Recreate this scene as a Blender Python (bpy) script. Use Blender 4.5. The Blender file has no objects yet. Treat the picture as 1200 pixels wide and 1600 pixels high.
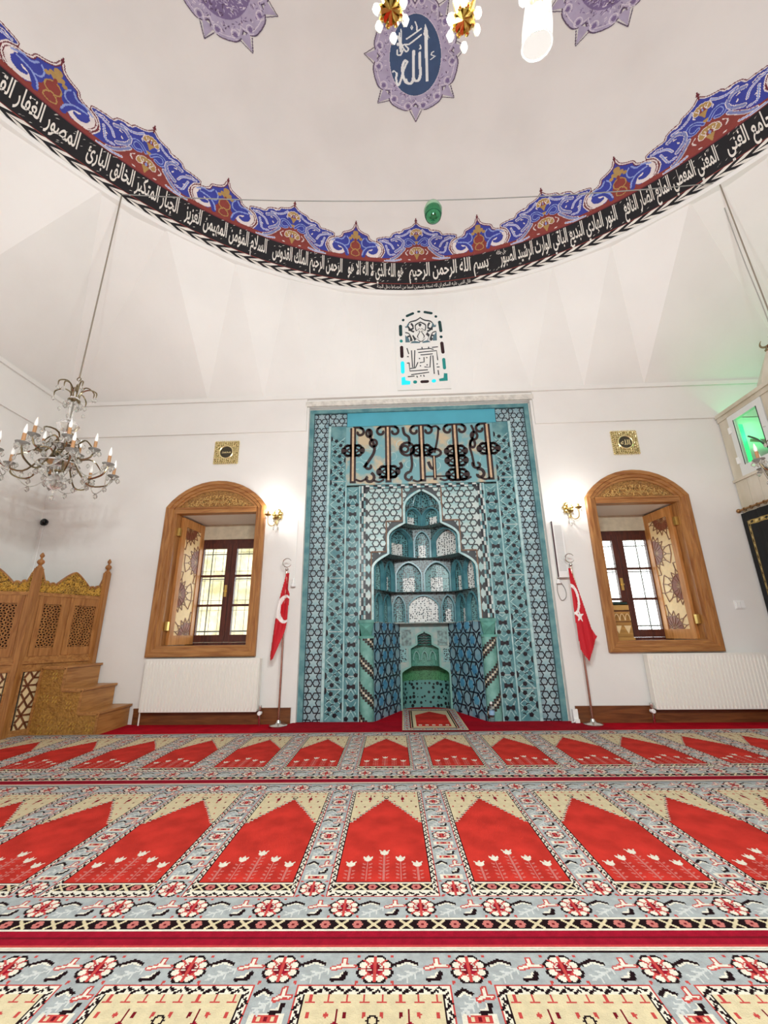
import bpy, bmesh, math, random
import numpy as np
from mathutils import Vector, Matrix
random.seed(11)
S = bpy.context.scene
COL = S.collection
PI = math.pi

# ---------------------------------------------------------------- camera
cam_d = bpy.data.cameras.new('camera')
cam = bpy.data.objects.new('camera', cam_d); COL.objects.link(cam)
cam_d.sensor_fit = 'HORIZONTAL'; cam_d.sensor_width = 36.0
cam_d.lens = 36.0 * 640 / 1200; cam_d.clip_start = 0.02; cam_d.clip_end = 200
def _cam():
    p, y, r = math.radians(16.6386), math.radians(2.2618), math.radians(0.7338)
    fw = Vector((-math.sin(y) * math.cos(p), math.cos(y) * math.cos(p), math.sin(p)))
    rt = Vector((math.cos(y), math.sin(y), 0)); up = rt.cross(fw)
    rt2 = rt * math.cos(r) - up * math.sin(r); up2 = rt * math.sin(r) + up * math.cos(r)
    m = Matrix((rt2, up2, -fw)).transposed().to_4x4(); m.translation = (0, 0, 1.0)
    cam.matrix_world = m
_cam()
S.camera = cam
# ---------------------------------------------------------------- world, exposure
W = bpy.data.worlds.new('sky'); S.world = W; W.use_nodes = True
wn = W.node_tree.nodes; wn['Background'].inputs['Color'].default_value = (0.93, 0.97, 1.0, 1)
wn['Background'].inputs['Strength'].default_value = 3.4
S.view_settings.view_transform = 'Standard'; S.view_settings.look = 'None'
S.view_settings.gamma = 1; S.view_settings.use_curve_mapping = False
S.view_settings.exposure = 0.83
LAMP_W = 27.5          # each lamp of the central chandelier
SCONCE_W = 6.0         # each wall sconce lamp
S.cycles.max_bounces = 6; S.cycles.diffuse_bounces = 4; S.cycles.glossy_bounces = 2
# room: wall_front plane Y=5.3, ring of the dome centre and radius
YW = 5.3; XL = -5.0; XR = 5.73; YB = -5.1
CX, CY, RD, ZR = 0.378, 0.114, 5.1, 6.18
DB = 4.8               # dome rise

# ---------------------------------------------------------------- materials
def lin(h):
    h = h.lstrip('#'); c = [int(h[i:i + 2], 16) / 255 for i in (0, 2, 4)]
    return tuple(x / 12.92 if x <= 0.04045 else ((x + 0.055) / 1.055) ** 2.4 for x in c) + (1,)
MATS = {}
def mat(name, col, rough=0.6, metal=0.0, noise=0.0, scale=20.0, bump=0.0, bscale=60.0, col2=None, trans=0.0, emit=0.0, spec=0.5, stretch=None, ecol=None, alpha=1.0):
    if name in MATS: return MATS[name]
    m = bpy.data.materials.new(name); m.use_nodes = True; MATS[name] = m
    nt = m.node_tree; N = nt.nodes; L = nt.links; b = N['Principled BSDF']
    c = lin(col) if isinstance(col, str) else col
    b.inputs['Base Color'].default_value = c
    b.inputs['Roughness'].default_value = rough; b.inputs['Metallic'].default_value = metal
    b.inputs['Specular IOR Level'].default_value = spec
    b.inputs['Transmission Weight'].default_value = trans
    if emit:
        b.inputs['Emission Color'].default_value = lin(ecol) if ecol else c
        b.inputs['Emission Strength'].default_value = emit
    tc = N.new('ShaderNodeTexCoord'); mp = N.new('ShaderNodeMapping'); L.new(tc.outputs['Object'], mp.inputs['Vector'])
    if stretch: mp.inputs['Scale'].default_value = stretch
    n = N.new('ShaderNodeTexNoise'); n.inputs['Scale'].default_value = scale; n.inputs['Detail'].default_value = 4
    L.new(mp.outputs['Vector'], n.inputs['Vector'])
    r = N.new('ShaderNodeValToRGB'); L.new(n.outputs['Fac'], r.inputs['Fac'])
    c2 = lin(col2) if col2 else tuple(x * (1 - noise) for x in c[:3]) + (1,)
    r.color_ramp.elements[0].color = c2; r.color_ramp.elements[0].position = 0.35
    r.color_ramp.elements[1].color = c; r.color_ramp.elements[1].position = 0.62
    if noise or col2: L.new(r.outputs['Color'], b.inputs['Base Color'])
    if bump:
        n2 = N.new('ShaderNodeTexNoise'); n2.inputs['Scale'].default_value = bscale; n2.inputs['Detail'].default_value = 3
        L.new(mp.outputs['Vector'], n2.inputs['Vector'])
        bp = N.new('ShaderNodeBump'); bp.inputs['Strength'].default_value = bump; bp.inputs['Distance'].default_value = 0.02
        L.new(n2.outputs['Fac'], bp.inputs['Height']); L.new(bp.outputs['Normal'], b.inputs['Normal'])
    return m
def wood(name, c1, c2, rough=0.42, scale=1.0, axis='Z'):
    m = mat(name, c1, rough)
    nt = m.node_tree; N = nt.nodes; L = nt.links; b = N['Principled BSDF']
    tc = N.new('ShaderNodeTexCoord'); mp = N.new('ShaderNodeMapping'); L.new(tc.outputs['Object'], mp.inputs['Vector'])
    st = {'Z': (9, 9, 0.9), 'X': (0.9, 9, 9), 'Y': (9, 0.9, 9)}[axis]
    mp.inputs['Scale'].default_value = tuple(x * scale for x in st)
    n = N.new('ShaderNodeTexNoise'); n.inputs['Scale'].default_value = 3.2; n.inputs['Detail'].default_value = 7; n.inputs['Distortion'].default_value = 0.9
    L.new(mp.outputs['Vector'], n.inputs['Vector'])
    r = N.new('ShaderNodeValToRGB'); L.new(n.outputs['Fac'], r.inputs['Fac'])
    r.color_ramp.elements[0].color = lin(c2); r.color_ramp.elements[0].position = 0.32
    r.color_ramp.elements[1].color = lin(c1); r.color_ramp.elements[1].position = 0.66
    L.new(r.outputs['Color'], b.inputs['Base Color'])
    bp = N.new('ShaderNodeBump'); bp.inputs['Strength'].default_value = 0.12; bp.inputs['Distance'].default_value = 0.01
    L.new(n.outputs['Fac'], bp.inputs['Height']); L.new(bp.outputs['Normal'], b.inputs['Normal'])
    return m

# ---------------------------------------------------------------- mesh builder
class MB:
    def __init__(s, M=None): s.v = []; s.f = []; s.m = []; s.M = M
    def add(s, vs, fs, mi=0):
        o = len(s.v)
        if s.M is not None: vs = [tuple(s.M @ Vector(v)) for v in vs]
        s.v += [tuple(v) for v in vs]; s.f += [tuple(i + o for i in f) for f in fs]; s.m += [mi] * len(fs)
        return s
    def box(s, x0, x1, y0, y1, z0, z1, mi=0):
        vs = [(x, y, z) for x in (x0, x1) for y in (y0, y1) for z in (z0, z1)]
        return s.add(vs, [(0, 1, 3, 2), (4, 6, 7, 5), (0, 4, 5, 1), (2, 3, 7, 6), (0, 2, 6, 4), (1, 5, 7, 3)], mi)
    def hexa(s, a, b, mi=0):      # two quads (lists of 4 points) joined
        return s.add(list(a) + list(b), [(3, 2, 1, 0), (4, 5, 6, 7), (0, 1, 5, 4), (1, 2, 6, 5), (2, 3, 7, 6), (3, 0, 4, 7)], mi)
    def bar(s, p, q, w, t, n=(0, -1, 0), mi=0):   # straight bar from p to q, width w, thickness t along n
        p, q, n = Vector(p), Vector(q), Vector(n).normalized(); d = (q - p).normalized(); u = d.cross(n).normalized() * w / 2
        h = n * t
        return s.hexa([p - u, p + u, p + u + h, p - u + h], [q - u, q + u, q + u + h, q - u + h], mi)
    def tube(s, pts, r, n=6, mi=0, caps=True):
        pts = [Vector(p) for p in pts]; k = len(pts); rs = r if isinstance(r, (list, tuple)) else [r] * k
        vs = []; up = Vector((0, 0, 1))
        d0 = (pts[1] - pts[0]).normalized()
        a = d0.cross(up)
        if a.length < 0.05: a = d0.cross(Vector((1, 0, 0)))
        a.normalize()
        for i in range(k):
            d = (pts[min(i + 1, k - 1)] - pts[max(i - 1, 0)])
            if d.length < 1e-9: d = d0
            d.normalize(); a = (a - d * a.dot(d))
            if a.length < 1e-6: a = d.orthogonal()
            a.normalize(); b = d.cross(a)
            for j in range(n):
                t = 2 * PI * j / n; vs.append(pts[i] + (a * math.cos(t) + b * math.sin(t)) * rs[i])
        fs = [(i * n + j, i * n + (j + 1) % n, (i + 1) * n + (j + 1) % n, (i + 1) * n + j) for i in range(k - 1) for j in range(n)]
        if caps: fs += [tuple(range(n))[::-1], tuple((k - 1) * n + j for j in range(n))]
        return s.add(vs, fs, mi)
    def lathe(s, prof, n=16, c=(0, 0, 0), mi=0, axis=None, caps=True):   # prof: (r, z)
        vs = []; fs = []; k = len(prof)
        for r, z in prof:
            for j in range(n):
                t = 2 * PI * j / n; vs.append(Vector((r * math.cos(t), r * math.sin(t), z)))
        if axis is not None:
            q = Vector((0, 0, 1)).rotation_difference(Vector(axis)); vs = [q @ v for v in vs]
        vs = [v + Vector(c) for v in vs]
        fs = [(i * n + j, i * n + (j + 1) % n, (i + 1) * n + (j + 1) % n, (i + 1) * n + j) for i in range(k - 1) for j in range(n)]
        if caps and prof[0][0] > 1e-6: fs.append(tuple(range(n))[::-1])
        if caps and prof[-1][0] > 1e-6: fs.append(tuple((k - 1) * n + j for j in range(n)))
        return s.add(vs, fs, mi)
    def ball(s, c, r, n=8, k=5, mi=0, sz=1.0):
        return s.lathe([(max(1e-7, r * math.sin(PI * i / k)), -r * sz * math.cos(PI * i / k)) for i in range(k + 1)], n, c, mi)
    def prism(s, poly, y0, y1, mi=0, mside=None):  # polygon in (x,z), extruded y0 (back) .. y1 (front)
        n = len(poly); vs = [(x, y0, z) for x, z in poly] + [(x, y1, z) for x, z in poly]
        area = sum(poly[i][0] * poly[(i + 1) % n][1] - poly[(i + 1) % n][0] * poly[i][1] for i in range(n))
        idx = list(range(n)) if area > 0 else list(range(n))[::-1]
        s.add(vs, [tuple(i + n for i in idx)], mi)
        o = len(s.v) - 2 * n
        sides = [(idx[i], idx[(i + 1) % n], idx[(i + 1) % n] + n, idx[i] + n) for i in range(n)]
        s.f += [tuple(i + o for i in f) for f in sides]; s.m += [mi if mside is None else mside] * n
        return s
    def ribbon(s, pts, w, y0, y1, mi=0, closed=False):   # flat raised stroke in (x,z)
        P = [Vector((x, 0, z)) for x, z in pts]; k = len(P); vs = []
        ws = w if isinstance(w, (list, tuple)) else [w] * k
        for i in range(k):
            a = P[(i - 1) % k] if closed else P[max(i - 1, 0)]; b = P[(i + 1) % k] if closed else P[min(i + 1, k - 1)]
            d = b - a
            if d.length < 1e-9: d = Vector((1, 0, 0))
            d.normalize(); nrm = Vector((-d.z, 0, d.x)) * ws[i] / 2
            for q in (P[i] + nrm, P[i] - nrm):
                vs += [(q.x, y0, q.z), (q.x, y1, q.z)]
        fs = []
        for i in range(k if closed else k - 1):
            a = 4 * i; b = 4 * ((i + 1) % k)
            fs += [(a + 1, a + 3, b + 3, b + 1), (a, a + 1, b + 1, b), (a + 3, a + 2, b + 2, b + 3)]
        if not closed: fs += [(0, 2, 3, 1), (4 * k - 4, 4 * k - 3, 4 * k - 1, 4 * k - 2)]
        return s.add(vs, fs, mi)
    def grid(s, fn, nu, nv, mi=0, flip=False):
        vs = [fn(i / nu, j / nv) for j in range(nv + 1) for i in range(nu + 1)]
        fs = []
        for j in range(nv):
            for i in range(nu):
                a = j * (nu + 1) + i; q = (a, a + 1, a + nu + 2, a + nu + 1)
                fs.append(q[::-1] if flip else q)
        return s.add(vs, fs, mi)
    def mesh(s, name, mats, smooth=False):
        me = bpy.data.meshes.new(name); me.from_pydata(s.v, [], s.f)
        for m in (mats if isinstance(mats, (list, tuple)) else [mats]): me.materials.append(m)
        if len(me.materials) > 1: me.polygons.foreach_set('material_index', s.m)
        if smooth:
            me.polygons.foreach_set('use_smooth', [True] * len(me.polygons))
            try: me.set_sharp_from_angle(angle=math.radians(38))
            except Exception: pass
        me.update(); return me
    def split(s):      # one builder for each connected piece
        par = list(range(len(s.v)))
        def fd(i):
            while par[i] != i: par[i] = par[par[i]]; i = par[i]
            return i
        for f in s.f:
            for i in f[1:]: par[fd(i)] = fd(f[0])
        out = {}
        for f, m in zip(s.f, s.m):
            k = fd(f[0]); b = out.setdefault(k, (MB(), {}))
            mp = b[1]
            for i in f:
                if i not in mp: mp[i] = len(b[0].v); b[0].v.append(s.v[i])
            b[0].f.append(tuple(mp[i] for i in f)); b[0].m.append(m)
        return [b[0] for b in out.values()]
    def builds(s, name, *a, **k): return [b.build(name, *a, **k) for b in s.split()]
    def build(s, name, mats, parent=None, smooth=False, label=None, cat=None, group=None, kind=None):
        o = bpy.data.objects.new(name, s.mesh(name, mats, smooth)); COL.objects.link(o)
        return deco(o, parent, label, cat, group, kind)
def deco(o, parent=None, label=None, cat=None, group=None, kind=None):
    if parent is not None:
        o.parent = parent
        root = parent
        o.matrix_parent_inverse = INV.get(parent.name, Matrix.Identity(4))
        INV[o.name] = Matrix.Identity(4)
    if label: o['label'] = label
    if cat: o['category'] = cat
    if group: o['group'] = group
    if kind: o['kind'] = kind
    return o
INV = {}
def thing(name, label, cat, loc=(0, 0, 0), group=None, rotz=0.0, kind=None):   # geometry of its parts is given in world space
    o = bpy.data.objects.new(name, None); COL.objects.link(o); o.empty_display_size = 0.1
    o.location = loc; o.rotation_euler = (0, 0, rotz)
    INV[o.name] = (Matrix.Translation(loc) @ Matrix.Rotation(rotz, 4, 'Z')).inverted()
    return deco(o, None, label, cat, group, kind)
def raw(name, me, parent=None, loc=None, rot=None, **k):
    o = bpy.data.objects.new(name, me); COL.objects.link(o)
    if loc is not None: o.location = loc
    if rot is not None: o.rotation_euler = rot
    return deco(o, parent, **k)
def copy_tree(o, parent=None):
    c = o.copy(); COL.objects.link(c); c.parent = parent
    INV[c.name] = INV.get(o.name, Matrix.Identity(4))
    for ch in list(o.children): copy_tree(ch, c)
    return c
def lamp(name, loc, watts, r=0.03, col=(1, 0.97, 0.93), parent=None):
    d = bpy.data.lights.new(name, 'POINT'); d.energy = watts; d.shadow_soft_size = r; d.color = col
    o = bpy.data.objects.new(name, d); COL.objects.link(o); o.location = loc
    if parent is not None:
        o.parent = parent; o.matrix_parent_inverse = INV.get(parent.name, Matrix.Identity(4))
    return o

# ---------------------------------------------------------------- 2-D painter: a design cut into small flat facets
class Ras:
    def __init__(s, x0, x1, y0, y1, c):
        s.x0, s.y0 = x0, y0; s.nx = max(1, round((x1 - x0) / c)); s.ny = max(1, round((y1 - y0) / c))
        s.cx = (x1 - x0) / s.nx; s.cy = (y1 - y0) / s.ny
        s.X = x0 + (np.arange(s.nx) + .5) * s.cx; s.Y = y0 + (np.arange(s.ny) + .5) * s.cy
        s.I = np.full((s.ny, s.nx), -1, int)
    def win(s, ax, bx, ay, by):
        i0 = max(0, int((ax - s.x0) / s.cx) - 1); i1 = min(s.nx, int((bx - s.x0) / s.cx) + 2)
        j0 = max(0, int((ay - s.y0) / s.cy) - 1); j1 = min(s.ny, int((by - s.y0) / s.cy) + 2)
        if i1 <= i0 or j1 <= j0: return None
        return np.s_[j0:j1, i0:i1], s.X[None, i0:i1], s.Y[j0:j1, None]
    def rect(s, ax, bx, ay, by, c):
        w = s.win(ax, bx, ay, by)
        if w: sl, X, Y = w; s.I[sl] = np.where((X >= ax) & (X < bx) & (Y >= ay) & (Y < by), c, s.I[sl])
    def ell(s, x, y, rx, ry, c, a=0.0, on=None):
        R = max(rx, ry); w = s.win(x - R, x + R, y - R, y + R)
        if w:
            sl, X, Y = w; ca, sa = math.cos(a), math.sin(a); u = (X - x) * ca + (Y - y) * sa; v = -(X - x) * sa + (Y - y) * ca
            k = (u / rx) ** 2 + (v / ry) ** 2 <= 1
            if on is not None: k &= (s.I[sl] == on)
            s.I[sl] = np.where(k, c, s.I[sl])
    def poly(s, pts, c, on=None):
        xs = [p[0] for p in pts]; ys = [p[1] for p in pts]; w = s.win(min(xs), max(xs), min(ys), max(ys))
        if not w: return
        sl, X, Y = w; k = np.zeros(np.broadcast(X, Y).shape, bool); n = len(pts)
        for i in range(n):
            (x1, y1), (x2, y2) = pts[i], pts[(i + 1) % n]
            if y1 == y2: continue
            cr = ((y1 > Y) != (y2 > Y)) & (X < (x2 - x1) * (Y - y1) / (y2 - y1) + x1); k ^= cr
        if on is not None: k &= (s.I[sl] == on)
        s.I[sl] = np.where(k, c, s.I[sl])
    def line(s, pts, w, c, on=None, closed=False):
        q = list(pts) + ([pts[0]] if closed else []); n = len(q)
        for i in range(n - 1):
            ws = w if not isinstance(w, (list, tuple)) else (w[i] + w[i + 1]) / 2
            (x1, y1), (x2, y2) = q[i], q[i + 1]; h = ws / 2
            g = s.win(min(x1, x2) - h, max(x1, x2) + h, min(y1, y2) - h, max(y1, y2) + h)
            if not g: continue
            sl, X, Y = g; dx, dy = x2 - x1, y2 - y1; L2 = dx * dx + dy * dy + 1e-12
            t = np.clip(((X - x1) * dx + (Y - y1) * dy) / L2, 0, 1)
            k = (X - x1 - t * dx) ** 2 + (Y - y1 - t * dy) ** 2 <= h * h
            if on is not None: k &= (s.I[sl] == on)
            s.I[sl] = np.where(k, c, s.I[sl])
    def mesh(s, name, mats, fn, run=40, vflip=False):   # fn(x array, y array) -> (n,3)
        q = []; mi = []
        for j in range(s.ny):
            row = s.I[j]; i = 0
            cut = np.flatnonzero(np.diff(row)) + 1
            st = [0] + cut.tolist(); en = cut.tolist() + [s.nx]
            for a, b in zip(st, en):
                if row[a] < 0: continue
                while a < b:
                    e = min(b, a + run); q.append((a, e, j)); mi.append(row[a]); a = e
        q = np.array(q, float).reshape(-1, 3); n = len(q)
        xa = s.x0 + q[:, 0] * s.cx; xb = s.x0 + q[:, 1] * s.cx; ya = s.y0 + q[:, 2] * s.cy; yb = ya + s.cy
        xs = np.stack([xa, xb, xb, xa], 1).ravel(); ys = np.stack([ya, ya, yb, yb], 1).ravel()
        co = np.asarray(fn(xs, ys), np.float32)
        me = bpy.data.meshes.new(name); me.vertices.add(4 * n); me.vertices.foreach_set('co', co.ravel())
        me.loops.add(4 * n); me.polygons.add(n)
        li = np.arange(4 * n, dtype=np.int32)
        if vflip: li = li.reshape(-1, 4)[:, ::-1].ravel().copy()
        me.loops.foreach_set('vertex_index', li); me.polygons.foreach_set('loop_start', np.arange(0, 4 * n, 4, dtype=np.int32))
        me.polygons.foreach_set('loop_total', np.full(n, 4, np.int32))
        for m in mats: me.materials.append(m)
        me.polygons.foreach_set('material_index', np.array(mi, np.int32))
        me.update(calc_edges=True); return me
def arc(cx, cy, r, a0, a1, n=10, ry=None):
    ry = r if ry is None else ry
    return [(cx + r * math.cos(a0 + (a1 - a0) * i / n), cy + ry * math.sin(a0 + (a1 - a0) * i / n)) for i in range(n + 1)]
def bez(p, n=10):     # smooth curve through points (Catmull-Rom)
    out = []; q = [p[0]] + list(p) + [p[-1]]
    for i in range(1, len(q) - 2):
        for k in range(n):
            t = k / n
            out.append(tuple(0.5 * (2 * b + (c - a) * t + (2 * a - 5 * b + 4 * c - d) * t * t + (3 * b - a - 3 * c + d) * t ** 3)
                             for a, b, c, d in zip(q[i - 1], q[i], q[i + 1], q[i + 2])))
    out.append(tuple(p[-1])); return out

# ---------------------------------------------------------------- Arabic lettering (joined forms)
_F = {}
def _tab():
    L = [('ء', 1), ('آ', 2), ('أ', 2), ('ؤ', 2), ('إ', 2), ('ئ', 4), ('ا', 2), ('ب', 4), ('ة', 2), ('ت', 4), ('ث', 4), ('ج', 4), ('ح', 4), ('خ', 4), ('د', 2), ('ذ', 2), ('ر', 2), ('ز', 2), ('س', 4), ('ش', 4), ('ص', 4), ('ض', 4), ('ط', 4), ('ظ', 4), ('ع', 4), ('غ', 4), ('ف', 4), ('ق', 4), ('ك', 4), ('ل', 4), ('م', 4), ('ن', 4), ('ه', 4), ('و', 2), ('ى', 2), ('ي', 4)]
    c = 0xFE80
    for ch, n in L: _F[ch] = (c, n); c += n
    _F['\u0001'] = (0xFEFB, 2)
_tab()
def shape(t):
    t = t.replace('لا', '\u0001'); out = []
    for i, ch in enumerate(t):
        if ch not in _F: out.append(ch); continue
        c, n = _F[ch]
        pv = i > 0 and t[i - 1] in _F and _F[t[i - 1]][1] == 4
        nx = i + 1 < len(t) and t[i + 1] in _F and n == 4 and _F[t[i + 1]][1] >= 2
        k = (3 if pv else 2) if nx else (1 if pv else 0)
        out.append(chr(c + min(k, n - 1)))
    return ''.join(out[::-1])
def text_geo(t, bold=0.0, res=2):   # flat geometry (verts Nx2, faces)
    c = bpy.data.curves.new('t', 'FONT'); c.body = shape(t); c.resolution_u = res; c.offset = bold
    o = bpy.data.objects.new('t', c); COL.objects.link(o)
    dg = bpy.context.evaluated_depsgraph_get(); me = o.evaluated_get(dg).to_mesh()
    v = np.array([p.co[:2] for p in me.vertices]); f = [tuple(p.vertices) for p in me.polygons]
    o.evaluated_get(dg).to_mesh_clear(); bpy.data.objects.remove(o); bpy.data.curves.remove(c)
    return v, f

# ================================================================ THE SETTING
plaster = mat('white_plaster', '#e9e7e2', 0.85, noise=0.035, scale=1.6, bump=0.10, bscale=9)
rough_plaster = mat('rough_plaster', '#dedad0', 0.9, noise=0.25, scale=14, bump=0.5, bscale=40)
red_pile = mat('red_carpet_pile', '#b3071f', 0.95, noise=0.25, scale=7, bump=0.35, bscale=350, spec=0.1)
dark_red_pile = mat('dark_red_carpet_pile', '#97061c', 0.95, noise=0.22, scale=6, bump=0.35, bscale=350, spec=0.1)
oak = wood('oak_wood', '#b07c45', '#8a5527')
oak_h = wood('oak_wood_horizontal', '#b07c45', '#8a5527', axis='X')
brown_wood = wood('brown_skirting_wood', '#7d4a25', '#5a3014', axis='X')

MB().box(XL - .4, XR + .4, YB - .4, 6.6, -0.2, 0.0).build('floor', red_pile, kind='structure')
# front wall with openings: left window, mihrab recess, right window
WLX = (-3.07, -1.93); WRX = (2.57, 3.66); WZ = (0.88, 2.63); MX = (-1.29, 1.92); MZ = 4.22
b = MB(); T = YW + 0.9
xs = [XL - .4, WLX[0], WLX[1], MX[0], MX[1], WRX[0], WRX[1], XR + .4]; zs = [0, WZ[0], WZ[1], MZ, 4.40]
for i in range(len(xs) - 1):
    for j in range(len(zs) - 1):
        if i in (1, 5) and j == 1: continue
        if i == 3 and j < 3: continue
        b.box(xs[i], xs[i + 1], YW, T, zs[j], zs[j + 1])
wall_front = b.build('wall_front', plaster, kind='structure')
MB().box(XL - .4, XL, YB - .4, YW, 0, 4.40).build('wall_left', plaster, kind='structure')
MB().box(XR, XR + .4, YB - .4, YW, 0, 4.40).build('wall_right', plaster, kind='structure')
MB().box(XL, XR, YB - .4, YB, 0, 4.40).build('wall_back', plaster, kind='structure')
# string courses: a proud band between two shadow lines, all round
def course(z0, z1, d, n):
    b = MB()
    for x0, x1 in ((XL, MX[0] - .03), (MX[1] + .03, XR)) if z0 < MZ else ((XL, XR),):
        b.box(x0, x1, YW - d, YW, z0, z1)
    b.box(XL, XL + d, YB, YW - d, z0, z1); b.box(XR - d, XR, YB, YW - d, z0, z1)
    return b.build('trim_%d' % n, plaster, kind='structure')
course(3.83, 4.34, 0.028, 1)
course(4.341, 4.40, 0.055, 2)
# folded belt of triangles between the square walls and the round dome
XC = (XL + XR) / 2; YC = (YW + YB) / 2; HX = (XR - XL) / 2; HY = (YW - YB) / 2
b = MB(); ZL = 4.40; ZU = ZR - .05
lo = [1.0, 1.6, 2.35, 3.2]; ua = [13, 22.5, 31, 41]
def up(a, dr=0.0): t = math.radians(a); return (CX + (RD - dr) * math.sin(t), CY + (RD - dr) * math.cos(t), ZU)
def side(k):
    def Lp(o):
        p = {0: (XC + o, YW - .01), 1: (XR - .01, YC - o), 2: (XC - o, YB + .01), 3: (XL + .01, YC + o)}[k]; return (p[0], p[1], ZL)
    def Up(a): return up(a + 90 * k, 0.02 if abs(a) in (22.5, 41) else -0.01)
    for i in range(8):
        o0, o1 = -1 + 2 * i / 8, -1 + 2 * (i + 1) / 8
        b.add([Lp(o0), Lp(o1), Up(13 * o1), Up(13 * o0)], [(0, 1, 2, 3)])
    for sg in (1, -1):
        Ls = [Lp(sg * o) for o in lo]; Us = [Up(sg * a) for a in ua]
        corner = {(0, 1): (XR, YW), (0, -1): (XL, YW), (1, 1): (XR, YB), (1, -1): (XR, YW), (2, 1): (XL, YB), (2, -1): (XR, YB), (3, 1): (XL, YW), (3, -1): (XL, YB)}[(k, sg)]
        Ls.append((corner[0], corner[1], ZL)); Us.append(Up(sg * 45))
        for i in range(4):
            b.add([Ls[i], Ls[i + 1], Us[i]], [(0, 1, 2)])
            b.add([Ls[i + 1], Us[i + 1], Us[i]], [(0, 1, 2)])
for k in range(4): side(k)
b.build('wall_transition', plaster, kind='structure')
# dome
NS = 120
prof = [(RD * math.cos(t), ZR + DB * math.sin(t)) for t in np.linspace(0, PI / 2 - 0.001, 44)]
b = MB(); b.lathe(prof, NS, (CX, CY, 0), caps=False)
dome_plaster = mat('dome_plaster', '#e4e0db', 0.85, noise=0.06, scale=1.1, bump=0.06, bscale=6)
dome = b.build('ceiling', dome_plaster, smooth=True, kind='structure')
MB().lathe([(RD + .16, ZR - .09), (RD - .035, ZR - .075), (RD - .05, ZR - .03), (RD - .03, ZR), (RD + .05, ZR + .002)], NS, (CX, CY, 0), caps=False).build('cornice', plaster, dome, smooth=True)
# skirting boards along the front wall
for i, (x0, x1) in enumerate(((-3.26, MX[0] - .06), (MX[1] + .06, 4.42))):
    MB().box(x0, x1, YW - .022, YW, 0.0, 0.165).box(x0, x1, YW - .028, YW, 0.165, 0.178).build('baseboard_front_' + ('left', 'right')[i], brown_wood, kind='structure')
# fitted darker carpet laid up to the mihrab
MB().add([(-1.62, 4.785, .012), (2.26, 4.875, .012), (1.93, 5.33, .012), (-1.30, 5.33, .012), (-1.62, 4.785, 0), (2.26, 4.875, 0), (1.93, 5.33, 0), (-1.30, 5.33, 0)],
         [(0, 1, 2, 3), (4, 5, 1, 0), (5, 6, 2, 1), (6, 7, 3, 2), (7, 4, 0, 3)]).build('carpet_piece', dark_red_pile, label='plain dark red carpet piece on the floor right before the tiled mihrab', cat='carpet')

# ================================================================ CARPETS
CP = 0.577; CL = 1.557
def pile(n, c, var=0.12): return mat('pile_' + n, c, 0.95, noise=var, scale=38, bump=0.5, bscale=260, spec=0.08)
CPAL = [mat('pile_red', '#c8352b', .95, noise=.38, scale=4.5, bump=.5, bscale=260, spec=.08), pile('cream', '#cfbf9b'), pile('grey', '#a2a6a5', .18), pile('black', '#1d0d11'), pile('crimson', '#951028', .2), pile('white', '#dad3c2'), pile('rose', '#b8433f'), pile('maroon', '#6d0f1c'), pile('pink', '#bd6f67'), pile('lightgrey', '#c3c4c0')]  # red mottling puts the shading of turned pile into the colour
RED, CRM, GRY, BLK, CRI, WHT, ROS, MRN, PNK, LGR = range(10)
def rosette(r, x, y, R):
    for k in range(8):
        a = k * PI / 4 + PI / 8; r.ell(x + .74 * R * math.cos(a), y + .74 * R * math.sin(a), .40 * R, .40 * R, BLK)
    for k in range(8):
        a = k * PI / 4 + PI / 8; r.ell(x + .74 * R * math.cos(a), y + .74 * R * math.sin(a), .25 * R, .25 * R, WHT)
    r.ell(x, y, .74 * R, .74 * R, WHT)
    for k in range(8):
        a = k * PI / 4; r.line([(x + .5 * R * math.cos(a), y + .5 * R * math.sin(a)), (x + .98 * R * math.cos(a), y + .98 * R * math.sin(a))], .1 * R, ROS)
    r.ell(x, y, .56 * R, .56 * R, ROS); r.ell(x, y, .47 * R, .47 * R, WHT)
    for k in range(4):
        a = k * PI / 2 + PI / 4; r.poly([(x, y), (x + .46 * R * math.cos(a - .45), y + .46 * R * math.sin(a - .45)), (x + .46 * R * math.cos(a + .45), y + .46 * R * math.sin(a + .45))], MRN if k % 2 == 0 else CRI)
    r.line([(x - .5 * R, y), (x + .5 * R, y)], .12 * R, MRN); r.line([(x, y - .5 * R), (x, y + .5 * R)], .12 * R, ROS)
    for sx in (-1, 1):
        for sy in (-1, 1):
            r.ell(x + sx * 1.02 * R, y + sy * .98 * R, .16 * R, .09 * R, ROS, sx * sy * .7)
def leafy(r, x, y, w, h, fl=1):
    q = lambda a, b_: (x + fl * a * w, y + b_ * h)
    r.line([q(-.45, -.42), q(-.2, -.2), q(.0, -.02), q(.2, .1)], .008, LGR)
    for t in (-.3, -.15, 0): r.line([q(t, t), q(t - .16, t + .05)], .006, LGR); r.line([q(t, t), q(t + .02, t - .2)], .006, LGR)
    r.line([q(-.5, .18), q(-.3, .33), q(-.1, .2)], .016, BLK); r.line([q(-.46, .12), q(-.28, .25), q(-.12, .14)], .007, WHT)
    r.line([q(.1, .02), q(.28, .12), q(.3, .38)], .020, ROS); r.line([q(.28, .12), q(.5, .1)], .018, ROS)
    r.line([q(.1, .03), q(.28, .13), q(.3, .36)], .010, WHT); r.line([q(.28, .13), q(.48, .11)], .009, WHT)
    r.line([q(.1, -.4), q(.3, -.36), q(.34, -.16)], .016, BLK); r.line([q(.1, -.32), q(.24, -.3), q(.28, -.14)], .007, WHT)
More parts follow.
